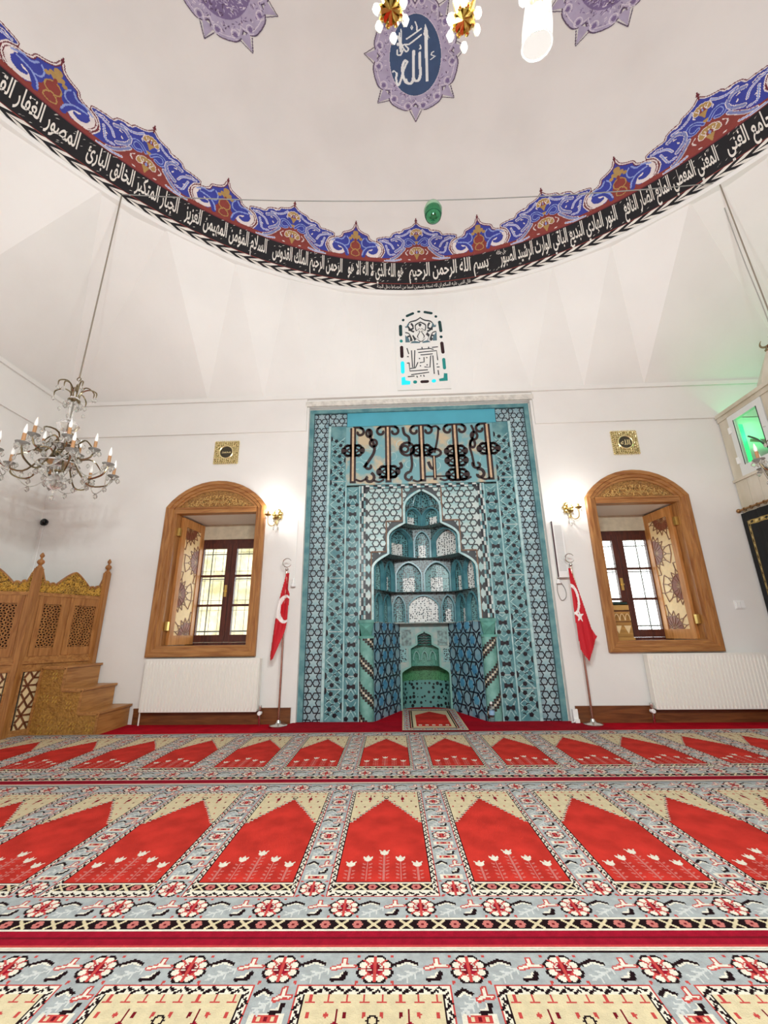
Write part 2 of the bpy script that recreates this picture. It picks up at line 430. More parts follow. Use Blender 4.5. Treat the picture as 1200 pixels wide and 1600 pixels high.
def zig(r, x0, y0, x1, y1, w, n):     # white and black tooth border between two points
    dx, dy = (x1 - x0) / n, (y1 - y0) / n; L = math.hypot(dx, dy); nx, ny = -dy / L * w / 2, dx / L * w / 2
    r.poly([(x0 + nx, y0 + ny), (x1 + nx, y1 + ny), (x1 - nx, y1 - ny), (x0 - nx, y0 - ny)], WHT)
    for k in range(n):
        a, b_ = x0 + dx * k, y0 + dy * k; sg = 1 if k % 2 else -1
        r.line([(a + nx * .9 * sg, b_ + ny * .9 * sg), (a + dx * .62, b_ + dy * .62), (a + dx * .75 + nx * sg * .2, b_ + dy * .75 + ny * sg * .2)], w * .42, BLK)
def floret_band(r, x0, x1, y0, y1, n):
    r.rect(x0, x1, y0, y1, WHT); t = (y1 - y0) * .14; r.rect(x0, x1, y0 + t, y1 - t, BLK)
    for k in range(n):
        x = x0 + (k + .5) * (x1 - x0) / n; y = (y0 + y1) / 2; R = (y1 - y0) * .30
        if k % 2:
            for j in range(6): r.ell(x + R * .62 * math.cos(j * PI / 3), y + R * .62 * math.sin(j * PI / 3), R * .42, R * .42, PNK)
            r.ell(x, y, R * .38, R * .38, MRN)
        else:
            r.line([(x - R, y - R), (x + R, y + R)], .009, CRM); r.line([(x - R, y + R), (x + R, y - R)], .009, CRM)
def carpet_tile():
    r = Ras(-CP / 2, CP / 2, 0, CL, 0.0048); h = CP / 2
    r.rect(-h, h, 0, CL, GRY)
    # seam of plain crimson and the dark flowered guard
    r.rect(-h, h, 0, .09, CRI); r.rect(-h, h, .012, .020, ROS); r.rect(-h, h, .05, .056, MRN); r.rect(-h, h, 0, .008, WHT)
    floret_band(r, -h, h, .088, .152, 10)
    # lower grey band: rosettes at quarter points
    for x in (-h / 2, h / 2): rosette(r, x, .213, .052)
    for x in (-h, 0, h): leafy(r, x, .213, .16, .10)
    # top grey band
    for x in (-h, 0, h): rosette(r, x, 1.472, .052)
    for x in (-h / 2, h / 2): leafy(r, x, 1.472, .16, .10)
    r.rect(-h, h, 1.545, CL, WHT); r.rect(-h, h, 1.536, 1.545, BLK)
    # strips between the niches
    for sx in (-1, 1):
        x = sx * h
        rosette(r, x, .335, .050); rosette(r, x, .785, .044); rosette(r, x, 1.225, .044)
        for y in (.415, .575, .705, .865, 1.005, 1.145, 1.30):
            r.rect(x - .046, x + .046, y - .017, y + .017, WHT); r.rect(x - .034, x + .034, y - .010, y + .010, ROS)
            for k in (-1, 0, 1): r.ell(x + k * .02, y, .006, .006, CRM if k else MRN)
        leafy(r, x, .495, .105, .12); leafy(r, x, .64, .10, .10); leafy(r, x, .935, .105, .11); leafy(r, x, 1.075, .10, .10); leafy(r, x, 1.36, .10, .10)
    # niche frame
    f = .228; r.rect(-f, f, .277, 1.413, ROS); f -= .006; r.rect(-f, f, .284, 1.406, WHT)
    for sx in (-1, 1): zig(r, sx * .212, .30, sx * .212, 1.392, .019, 52)
    zig(r, -.21, .296, .21, .296, .022, 20); zig(r, -.21, 1.393, .21, 1.393, .022, 20)
    f = .201; r.rect(-f, f, .31, 1.38, BLK)
    floret_band(r, -f, f, .312, .376, 9)
    r.rect(-.197, .197, .378, 1.378, CRM)
    # spandrel sprinkles
    rnd = random.Random(4)
    for j in range(5):
        for i in range(8):
            x = -.178 + i * .0508 + (.0254 if j % 2 else 0); y = .985 + j * .082
            r.ell(x, y, .0055, .010, ROS if (i + j) % 3 else MRN)
    for sx in (-1, 1):
        r.ell(sx * .10, 1.27, .011, .024, CRI); r.line([(sx * .10, 1.23), (sx * .10, 1.33)], .005, MRN)
        for k in range(8): r.line([(-.178 + k * .051, 1.376), (-.178 + k * .051, 1.352)], .006, ROS); r.line([(-.19 + k * .051, 1.354), (-.166 + k * .051, 1.354)], .005, ROS)
    # the red prayer niche with stepped gable
    g = [(-.195, .378), (.195, .378), (.195, .915)]
    for o, c in ((.016, BLK), (.009, WHT), (.0, RED)):
        pts = [(-.195, .378), (.195, .378), (.195 if c == RED else .197, .915 + o)]; n = 13
        for k in range(n):
            x = .195 * (1 - k / n); y = .915 + o + (1.262 - .915) * k / n
            pts += [(x, y), (x, y + (1.262 - .915) / n * .9)]
        pts.append((0, 1.262 + o))
        pts += [(-a, b_) for a, b_ in pts[2:-1]][::-1]
        r.poly(pts, c)
    r.line(arc(0, 1.295, .014, 0, 2 * PI, 10), .006, BLK)
    # five tulips
    for k, top in ((-2, .50), (-1, .545), (0, .60), (1, .545), (2, .50)):
        x = k * .0745
        r.line([(x, .39), (x, top)], .006, PNK)
        y = .40
        while y < top - .02:
            for sx in (-1, 1): r.ell(x + sx * .015, y + .008, .009, .0045, PNK, sx * .6)
            y += .027
        r.ell(x, top + .010, .017, .017, WHT)
        r.poly([(x - .024, top + .043), (x - .017, top + .004), (x + .017, top + .004), (x + .024, top + .043), (x + .010, top + .024), (x, top + .046), (x - .010, top + .024)], WHT)
    return r.mesh('prayer_panel', CPAL, lambda x, y: np.stack([x, y, np.full_like(x, .0125)], 1), run=12)
TILE = carpet_tile()
CROT = math.radians(1.35)
def carpet_row(y0, sy, xc, i0, i1, label):
    t = thing('prayer_carpet', label, 'carpet', (xc, y0, 0), 'rows of patterned prayer carpet', CROT)
    MBs = MB().box((i0 - .5) * CP, (i1 + .5) * CP, .0, CL * sy, .0, .0115)
    bk = raw('backing', MBs.mesh('backing', CPAL[CRI]), t); bk.matrix_parent_inverse = Matrix.Identity(4)
    for i in range(i0, i1 + 1):
        o = raw('prayer_panel', TILE, t); o.matrix_parent_inverse = Matrix.Identity(4)
        o.location = (i * CP, 0, 0.0); o.scale = (1, sy, 1)
    return t
carpet_row(1.692, 1.008, -.095, -8, 9, 'red and grey prayer carpet row in the middle with the largest whole niches')
carpet_row(1.692 - CL + .003, 1.0, -.075, -8, 9, 'nearest prayer carpet row at the bottom edge, only its cream tops showing')
carpet_row(1.709 + CL, .985, -.155, -7, 7, 'farthest prayer carpet row beside the plain red carpet before the mihrab')
# small rug on the floor of the mihrab niche
def small_rug():
    w, l = .70, 1.30
    r = Ras(-w / 2, w / 2, 0, l, .0075); r.rect(-1, 1, -1, 2, CRM)
    r.rect(-w / 2, w / 2, 0, .012, MRN)
    for sx in (-1, 1):
        r.rect(sx * .30 - .035, sx * .30 + .035, .05, l - .05, GRY)
        for k in range(9): rosette(r, sx * .30, .12 + k * .13, .034)
    r.rect(-.33, .33, .03, .10, GRY); r.rect(-.33, .33, l - .10, l - .03, GRY)
    for k in range(5): rosette(r, -.26 + k * .13, .066, .033); rosette(r, -.26 + k * .13, l - .066, .033)
    r.line([(-.26, .11), (.26, .11), (.26, l - .11), (-.26, l - .11)], .018, MRN, closed=True)
    r.line([(-.235, .14), (.235, .14), (.235, l - .14), (-.235, l - .14)], .012, BLK, closed=True)
    r.poly([(-.19, .2), (.19, .2), (.19, .86), (0, 1.1), (-.19, .86)], RED)
    for k in range(-2, 3): r.ell(k * .075, .27, .022, .03, WHT); r.line([(k * .075, .2), (k * .075, .27)], .01, PNK)
    t = thing('prayer_rug', 'small single prayer rug lying in front of the mihrab niche', 'rug', (.325, 4.80, 0))
    me = r.mesh('woven_field', CPAL, lambda x, y: np.stack([x + .325, y + 4.80, np.full_like(x, .0265)], 1), run=10)
    MB().box(.325 - w / 2, .325 + w / 2, 4.80, 4.80 + l, .0125, .026).build('backing', CPAL[MRN], t)
    raw('woven_field', me, t)
small_rug()

# ================================================================ PAINTED DECORATION OF THE DOME
def dpos(ang, th, e=0.0):       # ang from the mihrab direction to the right, th elevation on the dome, e towards the room
    ang, th = np.broadcast_arrays(np.asarray(ang, float), np.asarray(th, float))
    r = (RD - e) * np.cos(th); z = ZR + (DB - e) * np.sin(th)
    return np.stack([CX + r * np.sin(ang), CY + r * np.cos(ang), z], -1)
def band_map(e, a0=0.0): return lambda x, y: dpos(x / RD + a0, y / 4.83, e)
def paint(n, c, rough=0.8): return mat('paint_' + n, c, rough, noise=.12, scale=9)
DPAL = [paint('black', '#17161a'), paint('white', '#ece6dc'), paint('brown_red', '#8a3a33'), paint('dark_red', '#6d2530'), paint('blue', '#37409c'), paint('light_blue', '#8fa0d6'), paint('tan', '#b08d52'), paint('pale', '#e6dcd8'), paint('grey_blue', '#7d86b8')]
K, WH, BR, DR, BL, LB, TN, PL, GB = range(9)
A22 = math.radians(22.5); ASEC = 22.5
def crest_tile():       # one big crest at u=0 and half of a small crest on either side, one 22.5 degree sector
    P = A22 * RD; h = P / 2
    r = Ras(-h, h, .0, .78, .0085)
    mir = lambda p: [(-x, y) for x, y in p[::-1]]
    def both(half, c, **k):
        r.poly(half + mir(half), c, **k)
    def ln(p, w, c, **k): r.line(p, w, c, **k); r.line([(-x, y) for x, y in p], w, c, **k)
    def el(x, y, a, b_, c, t=0.0, **k): r.ell(x, y, a, b_, c, t, **k); r.ell(-x, y, a, b_, c, -t, **k)
    big = [(0, .665), (.03, .635), (.075, .60), (.15, .575), (.20, .56), (.22, .525), (.30, .515), (.375, .49), (.415, .435), (.50, .425), (.635, .395), (.57, .345), (.535, .29), (.51, .19), (.55, .10), (.60, .03)]
    big = bez(big, 5)
    H = h
    sm = [(H, .60), (H - .02, .545), (H - .06, .50), (H - .13, .465), (H - .19, .44), (H - .215, .385), (H - .28, .345), (H - .36, .325), (H - .42, .27), (H - .43, .20), (H - .40, .13), (H - .33, .085), (H - .25, .06), (H, .03)]
    sm = bez(sm, 5)
    def fillsm(off, c):
        for s_ in (1, -1):
            p = [(s_ * x, y) for x, y in sm]; r.line(p, off, c) if off else r.poly(p + [(s_ * H, .0)], c)
    base = lambda: r.rect(-h, h, 0, .075, BR)
    # outlines: dark red, pale line, blue field
    for wd, c in ((.062, DR), (.040, PL)):
        ln(big, wd, c); fillsm(wd, c)
    ln(big, .016, BL); both(big + [(.6, 0)], BL); fillsm(0, BL); fillsm(.012, DR)
    base()
    # finial spears
    for x in (0,):
        r.line([(x, .66), (x, .71)], .014, DR); r.poly([(x - .022, .715), (x, .775), (x + .022, .715), (x, .69)], DR)
    for x in (-H, H):
        r.line([(x, .58), (x, .63)], .014, DR); r.poly([(x - .02, .635), (x, .69), (x + .02, .635), (x, .61)], DR)
    # red ground at the foot
    both([(0, .36), (.09, .31), (.17, .27), (.26, .22), (.36, .12), (.47, .07), (.47, 0), (0, 0)], BR, on=BL)
    both([(.60, .0), (.60, .08), (.66, .05), (.75, .05), (.75, 0)], BR)
    for s_ in (1, -1): r.poly([(s_ * (H - .22), .06), (s_ * (H - .10), .20), (s_ * (H - .05), .33), (s_ * H, .36), (s_ * H, 0)], BR, on=BL)
    # paisley hooks of the small crest
    for s_ in (1, -1):
        r.line([(s_ * x, y) for x, y in bez([(H - .36, .30), (H - .40, .22), (H - .36, .13), (H - .27, .10), (H - .19, .14), (H - .19, .20), (H - .25, .215)], 5)], .055, PL)
        r.line([(s_ * x, y) for x, y in bez([(H - .33, .26), (H - .27, .25), (H - .20, .22), (H - .15, .15), (H - .13, .09)], 5)], .06, BL)
        r.line([(s_ * x, y) for x, y in bez([(H - .33, .27), (H - .27, .265), (H - .19, .24), (H - .13, .17), (H - .11, .10)], 5)], .020, LB)
        r.line([(s_ * x, y) for x, y in bez([(H - .38, .29), (H - .30, .34), (H - .22, .34), (H - .17, .40)], 5)], .022, LB)
        r.line([(s_ * x, y) for x, y in bez([(H - .14, .40), (H - .10, .33), (H - .12, .26), (H - .17, .24)], 5)], .016, LB)
        r.line([(s_ * x, y) for x, y in bez([(H - .02, .18), (H - .07, .22), (H - .07, .29), (H - .02, .33)], 5)], .014, TN)
        r.line([(s_ * x, y) for x, y in bez([(H - .0, .07), (H - .06, .10), (H - .05, .16), (H, .20)], 5)], .014, TN)
        for x, y, a in ((H - .0, .47, .045), (H - .045, .41, .035), (H - .085, .375, .028), (H, .40, .05)): r.ell(s_ * x, y, a, a * .9, TN)
        r.ell(s_ * H, .35, .02, .03, BR)
    # big palmettes (tan), upper and lower
    for y, R in ((.50, .085), (.17, .10)):
        for k in range(7):
            a = PI * k / 6; r.ell(R * .8 * math.cos(a), y + R * .55 * math.sin(a) + .01, R * .42, R * .42, PL)
        for k in range(7):
            a = PI * k / 6; r.ell(R * .8 * math.cos(a), y + R * .55 * math.sin(a) + .01, R * .33, R * .33, TN)
        for k in range(-2, 3): r.line([(0, y - R * .6), (k * R * .42, y + R * .55)], .010, PL)
        r.ell(0, y - R * .1, R * .36, R * .55, BR); r.ell(0, y + R * .1, R * .14, R * .25, LB)
        r.poly([(-.05, y - R * .2), (0, y - R * 1.25), (.05, y - R * .2)], TN)
    r.ell(0, .345, .035, .03, TN); r.ell(0, .30, .028, .028, BR)
    # leaf scrolls, light on blue
    for w, c in ((.042, LB), (.020, BL)):
        ln(bez([(.03, .33), (.10, .40), (.17, .40), (.19, .33), (.14, .29), (.09, .31)], 6), w, c)
    for w, c in ((.046, PL), (.032, GB)):
        ln(bez([(.40, .40), (.30, .43), (.22, .37), (.24, .28), (.34, .20)], 6), w, c)
        ln(bez([(.42, .06), (.34, .10), (.25, .19), (.20, .25)], 6), w, c)
    for w, c in ((.030, PL), (.017, LB)):
        ln(bez([(.10, .56), (.17, .50), (.25, .47), (.34, .47)], 6), w, c)
        ln(bez([(.60, .38), (.50, .36), (.42, .32), (.38, .25)], 6), w, c)
        ln(bez([(.50, .30), (.47, .20), (.44, .14), (.36, .15)], 6), w, c)
        ln(bez([(.52, .03), (.44, .035), (.36, .035), (.26, .06)], 6), w, c)
    for t in range(7):
        el(.235 + .012 * (t % 2), .26 + t * .026, .006, .006, BL); el(.24 + t * .028, .215 - t * .023, .006, .006, DR)
    for x, y, t in ((.17, .15, .6), (.12, .05, .3), (.30, .31, .9), (.46, .23, .5), (.33, .38, .2), (.10, .47, 1.0), (.28, .52, 0)): el(x, y, .022, .009, PL, t)
    for p in ([(.14, .22), (.18, .18), (.15, .13)], [(.46, .38), (.52, .40), (.57, .39)]): ln(bez(p, 4), .010, PL)
    r.rect(-h, h, 0, .018, DR)
    return r.mesh('painted_crest', DPAL, band_map(.006), run=6)
crest_me = crest_tile()
# shift of the crest zone up to v = .55 is done by mapping: rebuild coordinates at the right elevation
def lift(me, dv, e, dang=0.0):
    n = len(me.vertices); co = np.empty(3 * n, np.float32); me.vertices.foreach_get('co', co); co = co.reshape(-1, 3)
    dx, dy = co[:, 0] - CX, co[:, 1] - CY; a = np.arctan2(dx, dy); th = np.arcsin(np.clip((co[:, 2] - ZR) / (DB - .006), -1, 1))
    me.vertices.foreach_set('co', dpos(a + dang, th + dv / 4.83, e).astype(np.float32).ravel()); me.update()
lift(crest_me, .545, .006)
def ring_copy(name, me, deg, parent):
    o = raw(name, me, parent); t = math.radians(-deg)
    o.matrix_parent_inverse = Matrix.Identity(4)
    o.rotation_euler = (0, 0, t)
    c, s_ = math.cos(t), math.sin(t); o.location = (CX - (c * CX - s_ * CY), CY - (s_ * CX + c * CY), 0)
    return o
for k in range(16): ring_copy('painted_crest', crest_me, k * ASEC, dome)
# black inscription ring
b = MB()
def ringstrip(b, v0, v1, e, mi, n=240, a0=0.0, a1=2 * PI):
    A = np.linspace(a0, a1, n + 1); vs = np.concatenate([dpos(A, v / 4.83, e) for v in np.linspace(v0, v1, 5)])
    m = n + 1; b.add([tuple(x) for x in vs], [(j * m + i, j * m + i + 1, (j + 1) * m + i + 1, (j + 1) * m + i) for j in range(4) for i in range(n)], mi)
ringstrip(b, .0, .56, .004, 0); b.build('inscription_ground', DPAL[K], dome)
b = MB(); ringstrip(b, .140, .152, .007, 0); ringstrip(b, -.004, .012, .007, 0); b.build('red_fillet', DPAL[BR], dome)
def ring_text(txt, a_right, a_left, v0, v1, name, bold=.017, lo=-.34, hi=.74, e=.010):
    v, f = text_geo(txt, bold)
    x0, x1 = v[:, 0].min(), v[:, 0].max()
    ang = math.radians(a_left) + (v[:, 0] - x0) / (x1 - x0) * math.radians(a_right - a_left)
    vv = v0 + (v[:, 1] - lo) / (hi - lo) * (v1 - v0)
    b = MB(); b.add([tuple(x) for x in dpos(ang, vv / 4.83, e)], f); return b.build(name, DPAL[WH], dome)
LT = ['بسم الله الرحمن الرحيم', 'هو الله الذي لا اله الا هو', 'الرحمن الرحيم الملك القدوس', 'السلام المؤمن المهيمن العزيز', 'الجبار المتكبر الخالق البارئ', 'المصور الغفار القهار الوهاب']
LA = [13.0, -2.0, -13.0, -26.0, -39.5, -52.0, -66.0]
for i, t in enumerate(LT): ring_text(t, LA[i] - .5, LA[i + 1] + .5, .165, .535, 'inscription')
RT = ['النور الهادي البديع الباقي الوارث الرشيد الصبور', 'المغني المعطي المانع الضار النافع', 'المقسط الجامع الغني', 'مالك الملك ذو الجلال والاكرام']
RA = [14.0, 33.0, 45.5, 55.5, 68.0]
for i, t in enumerate(RT): ring_text(t, RA[i + 1] - .5, RA[i] + .5, .165, .535, 'inscription')
ring_text('جل جلاله', 15.6, 14.0, .42, .54, 'inscription', .006)
ring_text('قال النبي عليه السلام ان لله تسعة وتسعين اسما من احصاها دخل الجنة', 9.2, -7.3, .02, .125, 'small_inscription', .004)
# small vowel marks scattered over the inscription, and the leaf-chevron rope
b = MB(); rnd = random.Random(3)
for k in range(300):
    a = rnd.uniform(-64, 66); v = rnd.choice([rnd.uniform(.46, .54), rnd.uniform(.17, .22), rnd.uniform(.3, .5)]); a_ = math.radians(a)
    p = []
    s_ = rnd.uniform(.010, .022); t = rnd.uniform(.4, 1.0)
    for du, dv in ((-s_, -.006), (s_ * .2, -.004 + s_ * t), (s_, .006 + s_ * t), (-s_ * .2, .010)): p.append(tuple(dpos(a_ + du / RD, (v + dv) / 4.83, .011)))
    b.add(p, [(0, 1, 2, 3)])
b.build('vowel_marks', DPAL[WH], dome, kind='stuff')
b = MB(); NCH = 168
for k in range(NCH):
    a = 360.0 * k / NCH; a = a - 360 if a > 180 else a
    if -8.0 < a < 10.0: continue
    a = math.radians(a); w = 2 * PI / NCH
    for sg in (1, -1):
        q = [(-.62, .0), (.10, .064), (.60, .062), (.02, .010)]
        b.add([tuple(dpos(a + x * w, (.076 + sg * y) / 4.83, .009)) for x, y in q], [(0, 1, 2, 3) if sg > 0 else (3, 2, 1, 0)])
b.build('chevron_border', DPAL[WH], dome)
# oval medallions
MP = [paint('med_blue', '#3d5377'), paint('med_lilac', '#b0a5be'), paint('med_violet', '#7c6a92'), paint('med_line', '#d8cfd8'), paint('med_white', '#eef0ee'), paint('med_dark', '#5a4660')]
def medallion_raster(kind):
    r = Ras(-.85, .85, -1.25, 1.25, .0085)
    # scalloped arabesque surround
    lob = []
    n = 16
    for k in range(160):
        a = 2 * PI * k / 160; m = abs(math.sin(n / 2 * a / 1.0)); cusp = 1 - abs(((a * 8 / (2 * PI)) % 1) - .5) * 2
        R = 1 + .16 * m + .20 * cusp ** 3
        lob.append((R * .57 * math.sin(a), R * .84 * -math.cos(a)))
    r.line(lob, .035, 5, closed=True); r.poly(lob, 1); r.line([(x * .93, y * .95) for x, y in lob], .012, 3, closed=True)
    for k in range(8):
        a = PI / 4 * k + PI / 8 * 0; q = lambda r_, t_: (r_ * .57 * math.sin(a + t_), -r_ * .84 * math.cos(a + t_))
        r.poly([q(1.1, -.13), q(1.42, 0), q(1.1, .13)], 1); r.line([q(1.2, -.13), q(1.45, 0), q(1.2, .13)], .013, 5)
    for ang in ():
        s_ = 1 if ang == 0 else -1
        r.poly([(-.12, s_ * -.92), (0, s_ * -1.17), (.12, s_ * -.92)], 1); r.line([(-.12, s_ * -.92), (0, s_ * -1.19), (.12, s_ * -.92)], .016, 5)
    rn = random.Random(9)
    for k in range(n):
        a = 2 * PI * (k + .5) / n; x, y = .60 * math.sin(a), -.92 * math.cos(a)
        r.line([(x + .055 * math.cos(t), y + .075 * math.sin(t)) for t in np.linspace(a, a + 5, 9)], .014, 3)
        r.ell(x, y, .03, .04, 2)
    for k in range(230):
        a = rn.uniform(0, 2 * PI); q = rn.uniform(.88, 1.2); x, y = .53 * q * math.sin(a), -.80 * q * math.cos(a); t = rn.uniform(0, 3)
        r.line([(x, y), (x + .03 * math.cos(t), y + .035 * math.sin(t))], .011, rn.choice([2, 2, 3, 5]), on=1)
    if kind:
        r.ell(0, 0, .425, .715, 3); r.ell(0, 0, .415, .705, 0)
        W_ = 4
        # the word, broad pen strokes
        r.poly([(.17, .54), (.215, .40), (.205, .20), (.20, -.46), (.165, -.46), (.150, .34), (.135, .36)], W_); r.poly([(.19, .42), (.235, .29), (.20, .33)], W_)
        r.line(bez([(.075, .06), (.070, -.10), (.080, -.30), (.05, -.42), (-.01, -.42), (-.03, -.36)], 6), .045, W_)
        r.line(bez([(-.025, .10), (-.03, -.10), (-.03, -.34), (-.06, -.46), (-.13, -.46), (-.15, -.40)], 6), .045, W_)
        r.line(bez([(-.13, -.08), (-.17, -.06), (-.205, -.16), (-.20, -.30), (-.165, -.42), (-.14, -.46)], 6), .040, W_)
        r.line(bez([(-.13, -.08), (-.185, -.22), (-.235, -.42), (-.27, -.50), (-.30, -.42), (-.30, -.28)], 6), .034, W_)
        r.line(bez([(-.30, -.28), (-.34, -.24), (-.36, -.26)], 4), .022, W_)
        r.line([(-.10, .22), (.10, .36)], .026, W_); r.line([(-.14, .31), (.10, .46)], .026, W_)
        for x, y in ((-.02, .03), (.08, .13)): r.line(bez([(x, y + .06), (x + .012, y + .01), (x - .008, y)], 4), .022, W_)
        r.line(bez([(.0, .58), (.03, .50), (.03, .44)], 4), .022, W_); r.ell(-.055, .49, .018, .036, W_); r.ell(-.055, .49, .008, .017, 0)
        r.line(bez([(.30, -.02), (.26, .0), (.27, .04), (.30, .05)], 4), .018, W_); r.line([(.245, -.08), (.32, -.03)], .016, W_)
        r.line([(-.26, .40), (-.255, .22), (-.235, .10)], .032, W_); r.line([(-.235, .47), (-.22, .10)], .018, W_); r.line([(-.29, .36), (-.22, .14)], .022, W_)
        r.line(bez([(-.12, .22), (-.21, .20), (-.15, .10), (-.11, .14), (-.16, .20)], 5), .026, W_); r.line(bez([(-.20, .12), (-.24, .04), (-.29, .05), (-.29, .12)], 5), .026, W_)
        r.ell(-.285, .22, .022, .03, W_)
    else:
        r.ell(0, 0, .425, .715, 2)
        for k in range(500):
            a = rn.uniform(0, 2 * PI); q = math.sqrt(rn.random()); x, y = .41 * q * math.sin(a), -.69 * q * math.cos(a); t = rn.uniform(0, 3)
            r.line([(x, y), (x + .035 * math.cos(t), y + .035 * math.sin(t))], .013, rn.choice([1, 1, 3, 5]))
    return r
def medallion(kind, name, a0, t0, sx=.93, sy=.633):
    r = medallion_raster(kind); c0 = math.cos(t0)
    me = r.mesh(name, MP, lambda x, y: dpos(math.radians(a0) + x * sx / (RD * c0), t0 + y * sy / 4.95, .008), run=6)
    return raw(name, me, dome)
medallion(True, 'inscribed_medallion', .35, .7137)
medallion(False, 'arabesque_medallion', -41.3, .715)
medallion(False, 'arabesque_medallion', 39.6, .695)

# ================================================================ MIHRAB (tiled prayer niche)
MC = 0.31; MY = 5.40
def dots(name, base, dot, scale, thr, feature='F1', rough=0.35, base2=None):
    m = mat(name, base, rough); nt = m.node_tree; N = nt.nodes; L = nt.links; p = N['Principled BSDF']
    tc = N.new('ShaderNodeTexCoord'); v = N.new('ShaderNodeTexVoronoi'); v.inputs['Scale'].default_value = scale
    v.feature = feature; v.inputs['Randomness'].default_value = 0.55
    L.new(tc.outputs['Object'], v.inputs['Vector'])
    r = N.new('ShaderNodeValToRGB'); r.color_ramp.interpolation = 'CONSTANT'
    r.color_ramp.elements[0].color = lin(dot); r.color_ramp.elements[1].color = lin(base); r.color_ramp.elements[1].position = thr
    L.new(v.outputs['Distance'], r.inputs['Fac'])
    if base2:
        n = N.new('ShaderNodeTexNoise'); n.inputs['Scale'].default_value = 7; L.new(tc.outputs['Object'], n.inputs['Vector'])
        r2 = N.new('ShaderNodeValToRGB'); r2.color_ramp.elements[0].position = .48; r2.color_ramp.elements[1].position = .56
        L.new(n.outputs['Fac'], r2.inputs['Fac'])
        mx = N.new('ShaderNodeMixRGB'); L.new(r2.outputs['Color'], mx.inputs['Fac']); L.new(r.outputs['Color'], mx.inputs[1]); mx.inputs[2].default_value = lin(base2)
        L.new(mx.outputs['Color'], p.inputs['Base Color'])
    else: L.new(r.outputs['Color'], p.inputs['Base Color'])
    return m
turq = mat('turquoise_glaze', '#6f9b9d', 0.3, col2='#4c8087', scale=9)
turq_p = mat('turquoise_plain_paint', '#4fa7ba', 0.45, noise=.1, scale=3)
turq_pale = mat('pale_turquoise_glaze', '#b4cfce', 0.35, col2='#8cb9ba', scale=14)
blk_glaze = mat('black_glaze', '#12141b', 0.3, col2='#23222c', scale=20)
tileblue = mat('grey_blue_tile', '#9ab0b5', 0.25, col2='#7b9ca5', scale=6)
star_glaze = mat('star_tile_glaze', '#8fb2b8', 0.25, col2='#adc4c6', scale=6)
deep_blue = mat('deep_blue_tile', '#5aa0c0', 0.25, col2='#4585ad', scale=7)
navy = mat('navy_strap', '#141b33', 0.3, col2='#1b1420', scale=12)
green_gl = mat('green_glaze', '#3f8378', 0.3, col2='#2d6a5d', scale=12)
buff = mat('buff_body', '#d3b592', 0.7, noise=.25, scale=18)
umber = mat('umber_glaze', '#2b1717', 0.4)
mortar = mat('mortar_joint', '#cfd8d4', 0.8, noise=.2, scale=30)
field_gl = mat('spandrel_ground', '#3a4043', 0.5, col2='#22262a', scale=5)
mih = thing('mihrab', 'tall turquoise mosaic-tiled mihrab with stepped honeycomb niche in the white wall', 'mihrab', (MC, MY, 0))
X = lambda x: MC + x
def clip(poly, x0, x1, z0, z1):
    def cut(p, f, g):
        out = []
        for i in range(len(p)):
            a, b_ = p[i], p[(i + 1) % len(p)]; fa, fb = f(a), f(b_)
            if fa >= 0: out.append(a)
            if (fa >= 0) != (fb >= 0):
                t = fa / (fa - fb); out.append((a[0] + t * (b_[0] - a[0]), a[1] + t * (b_[1] - a[1])))
        return out
    for f in (lambda q: q[0] - x0, lambda q: x1 - q[0], lambda q: q[1] - z0, lambda q: z1 - q[1]):
        poly = cut(poly, f, None)
        if len(poly) < 3: return []
    return poly
def star_hex(a, x0, x1, z0, z1, ox=0, oz=0):     # six-pointed stars and hexagons; lattice rows run vertically
    out = []; h = a * math.sqrt(3) / 2
    for i in range(int((x0 - ox) / h) - 2, int((x1 - ox) / h) + 3):
        for j in range(int((z0 - oz) / a) - 2, int((z1 - oz) / a) + 3):
            cx = ox + i * h; cz = oz + j * a + (a / 2 if i % 2 else 0)
            out.append(('star', cx, cz)); out.append(('hex', cx + h / 3 * 2, cz)); out.append(('hex', cx + h / 3, cz + a / 2))
    return [o for o in out if x0 - a < o[1] < x1 + a and z0 - a < o[2] < z1 + a]
def star_pts(a, g): return [((a / 2 if k % 2 == 0 else a / (2 * math.sqrt(3))) * g * math.cos(PI / 2 + k * PI / 6), (a / 2 if k % 2 == 0 else a / (2 * math.sqrt(3))) * g * math.sin(PI / 2 + k * PI / 6)) for k in range(12)]
def hex_pts(a, g): return [(a / (2 * math.sqrt(3)) * g * math.cos(k * PI / 3), a / (2 * math.sqrt(3)) * g * math.sin(k * PI / 3)) for k in range(6)]
def fan_prism(pts, y0, y1):      # star-shaped polygon with a centre vertex, proud of the bed
    n = len(pts); vs = [(x, y1, z) for x, z in pts] + [(x, y0, z) for x, z in pts] + [(0, y1, 0)]
    return MB().add(vs, [(i, (i + 1) % n, 2 * n) for i in range(n)] + [((i + 1) % n, i, i + n, (i + 1) % n + n) for i in range(n)])
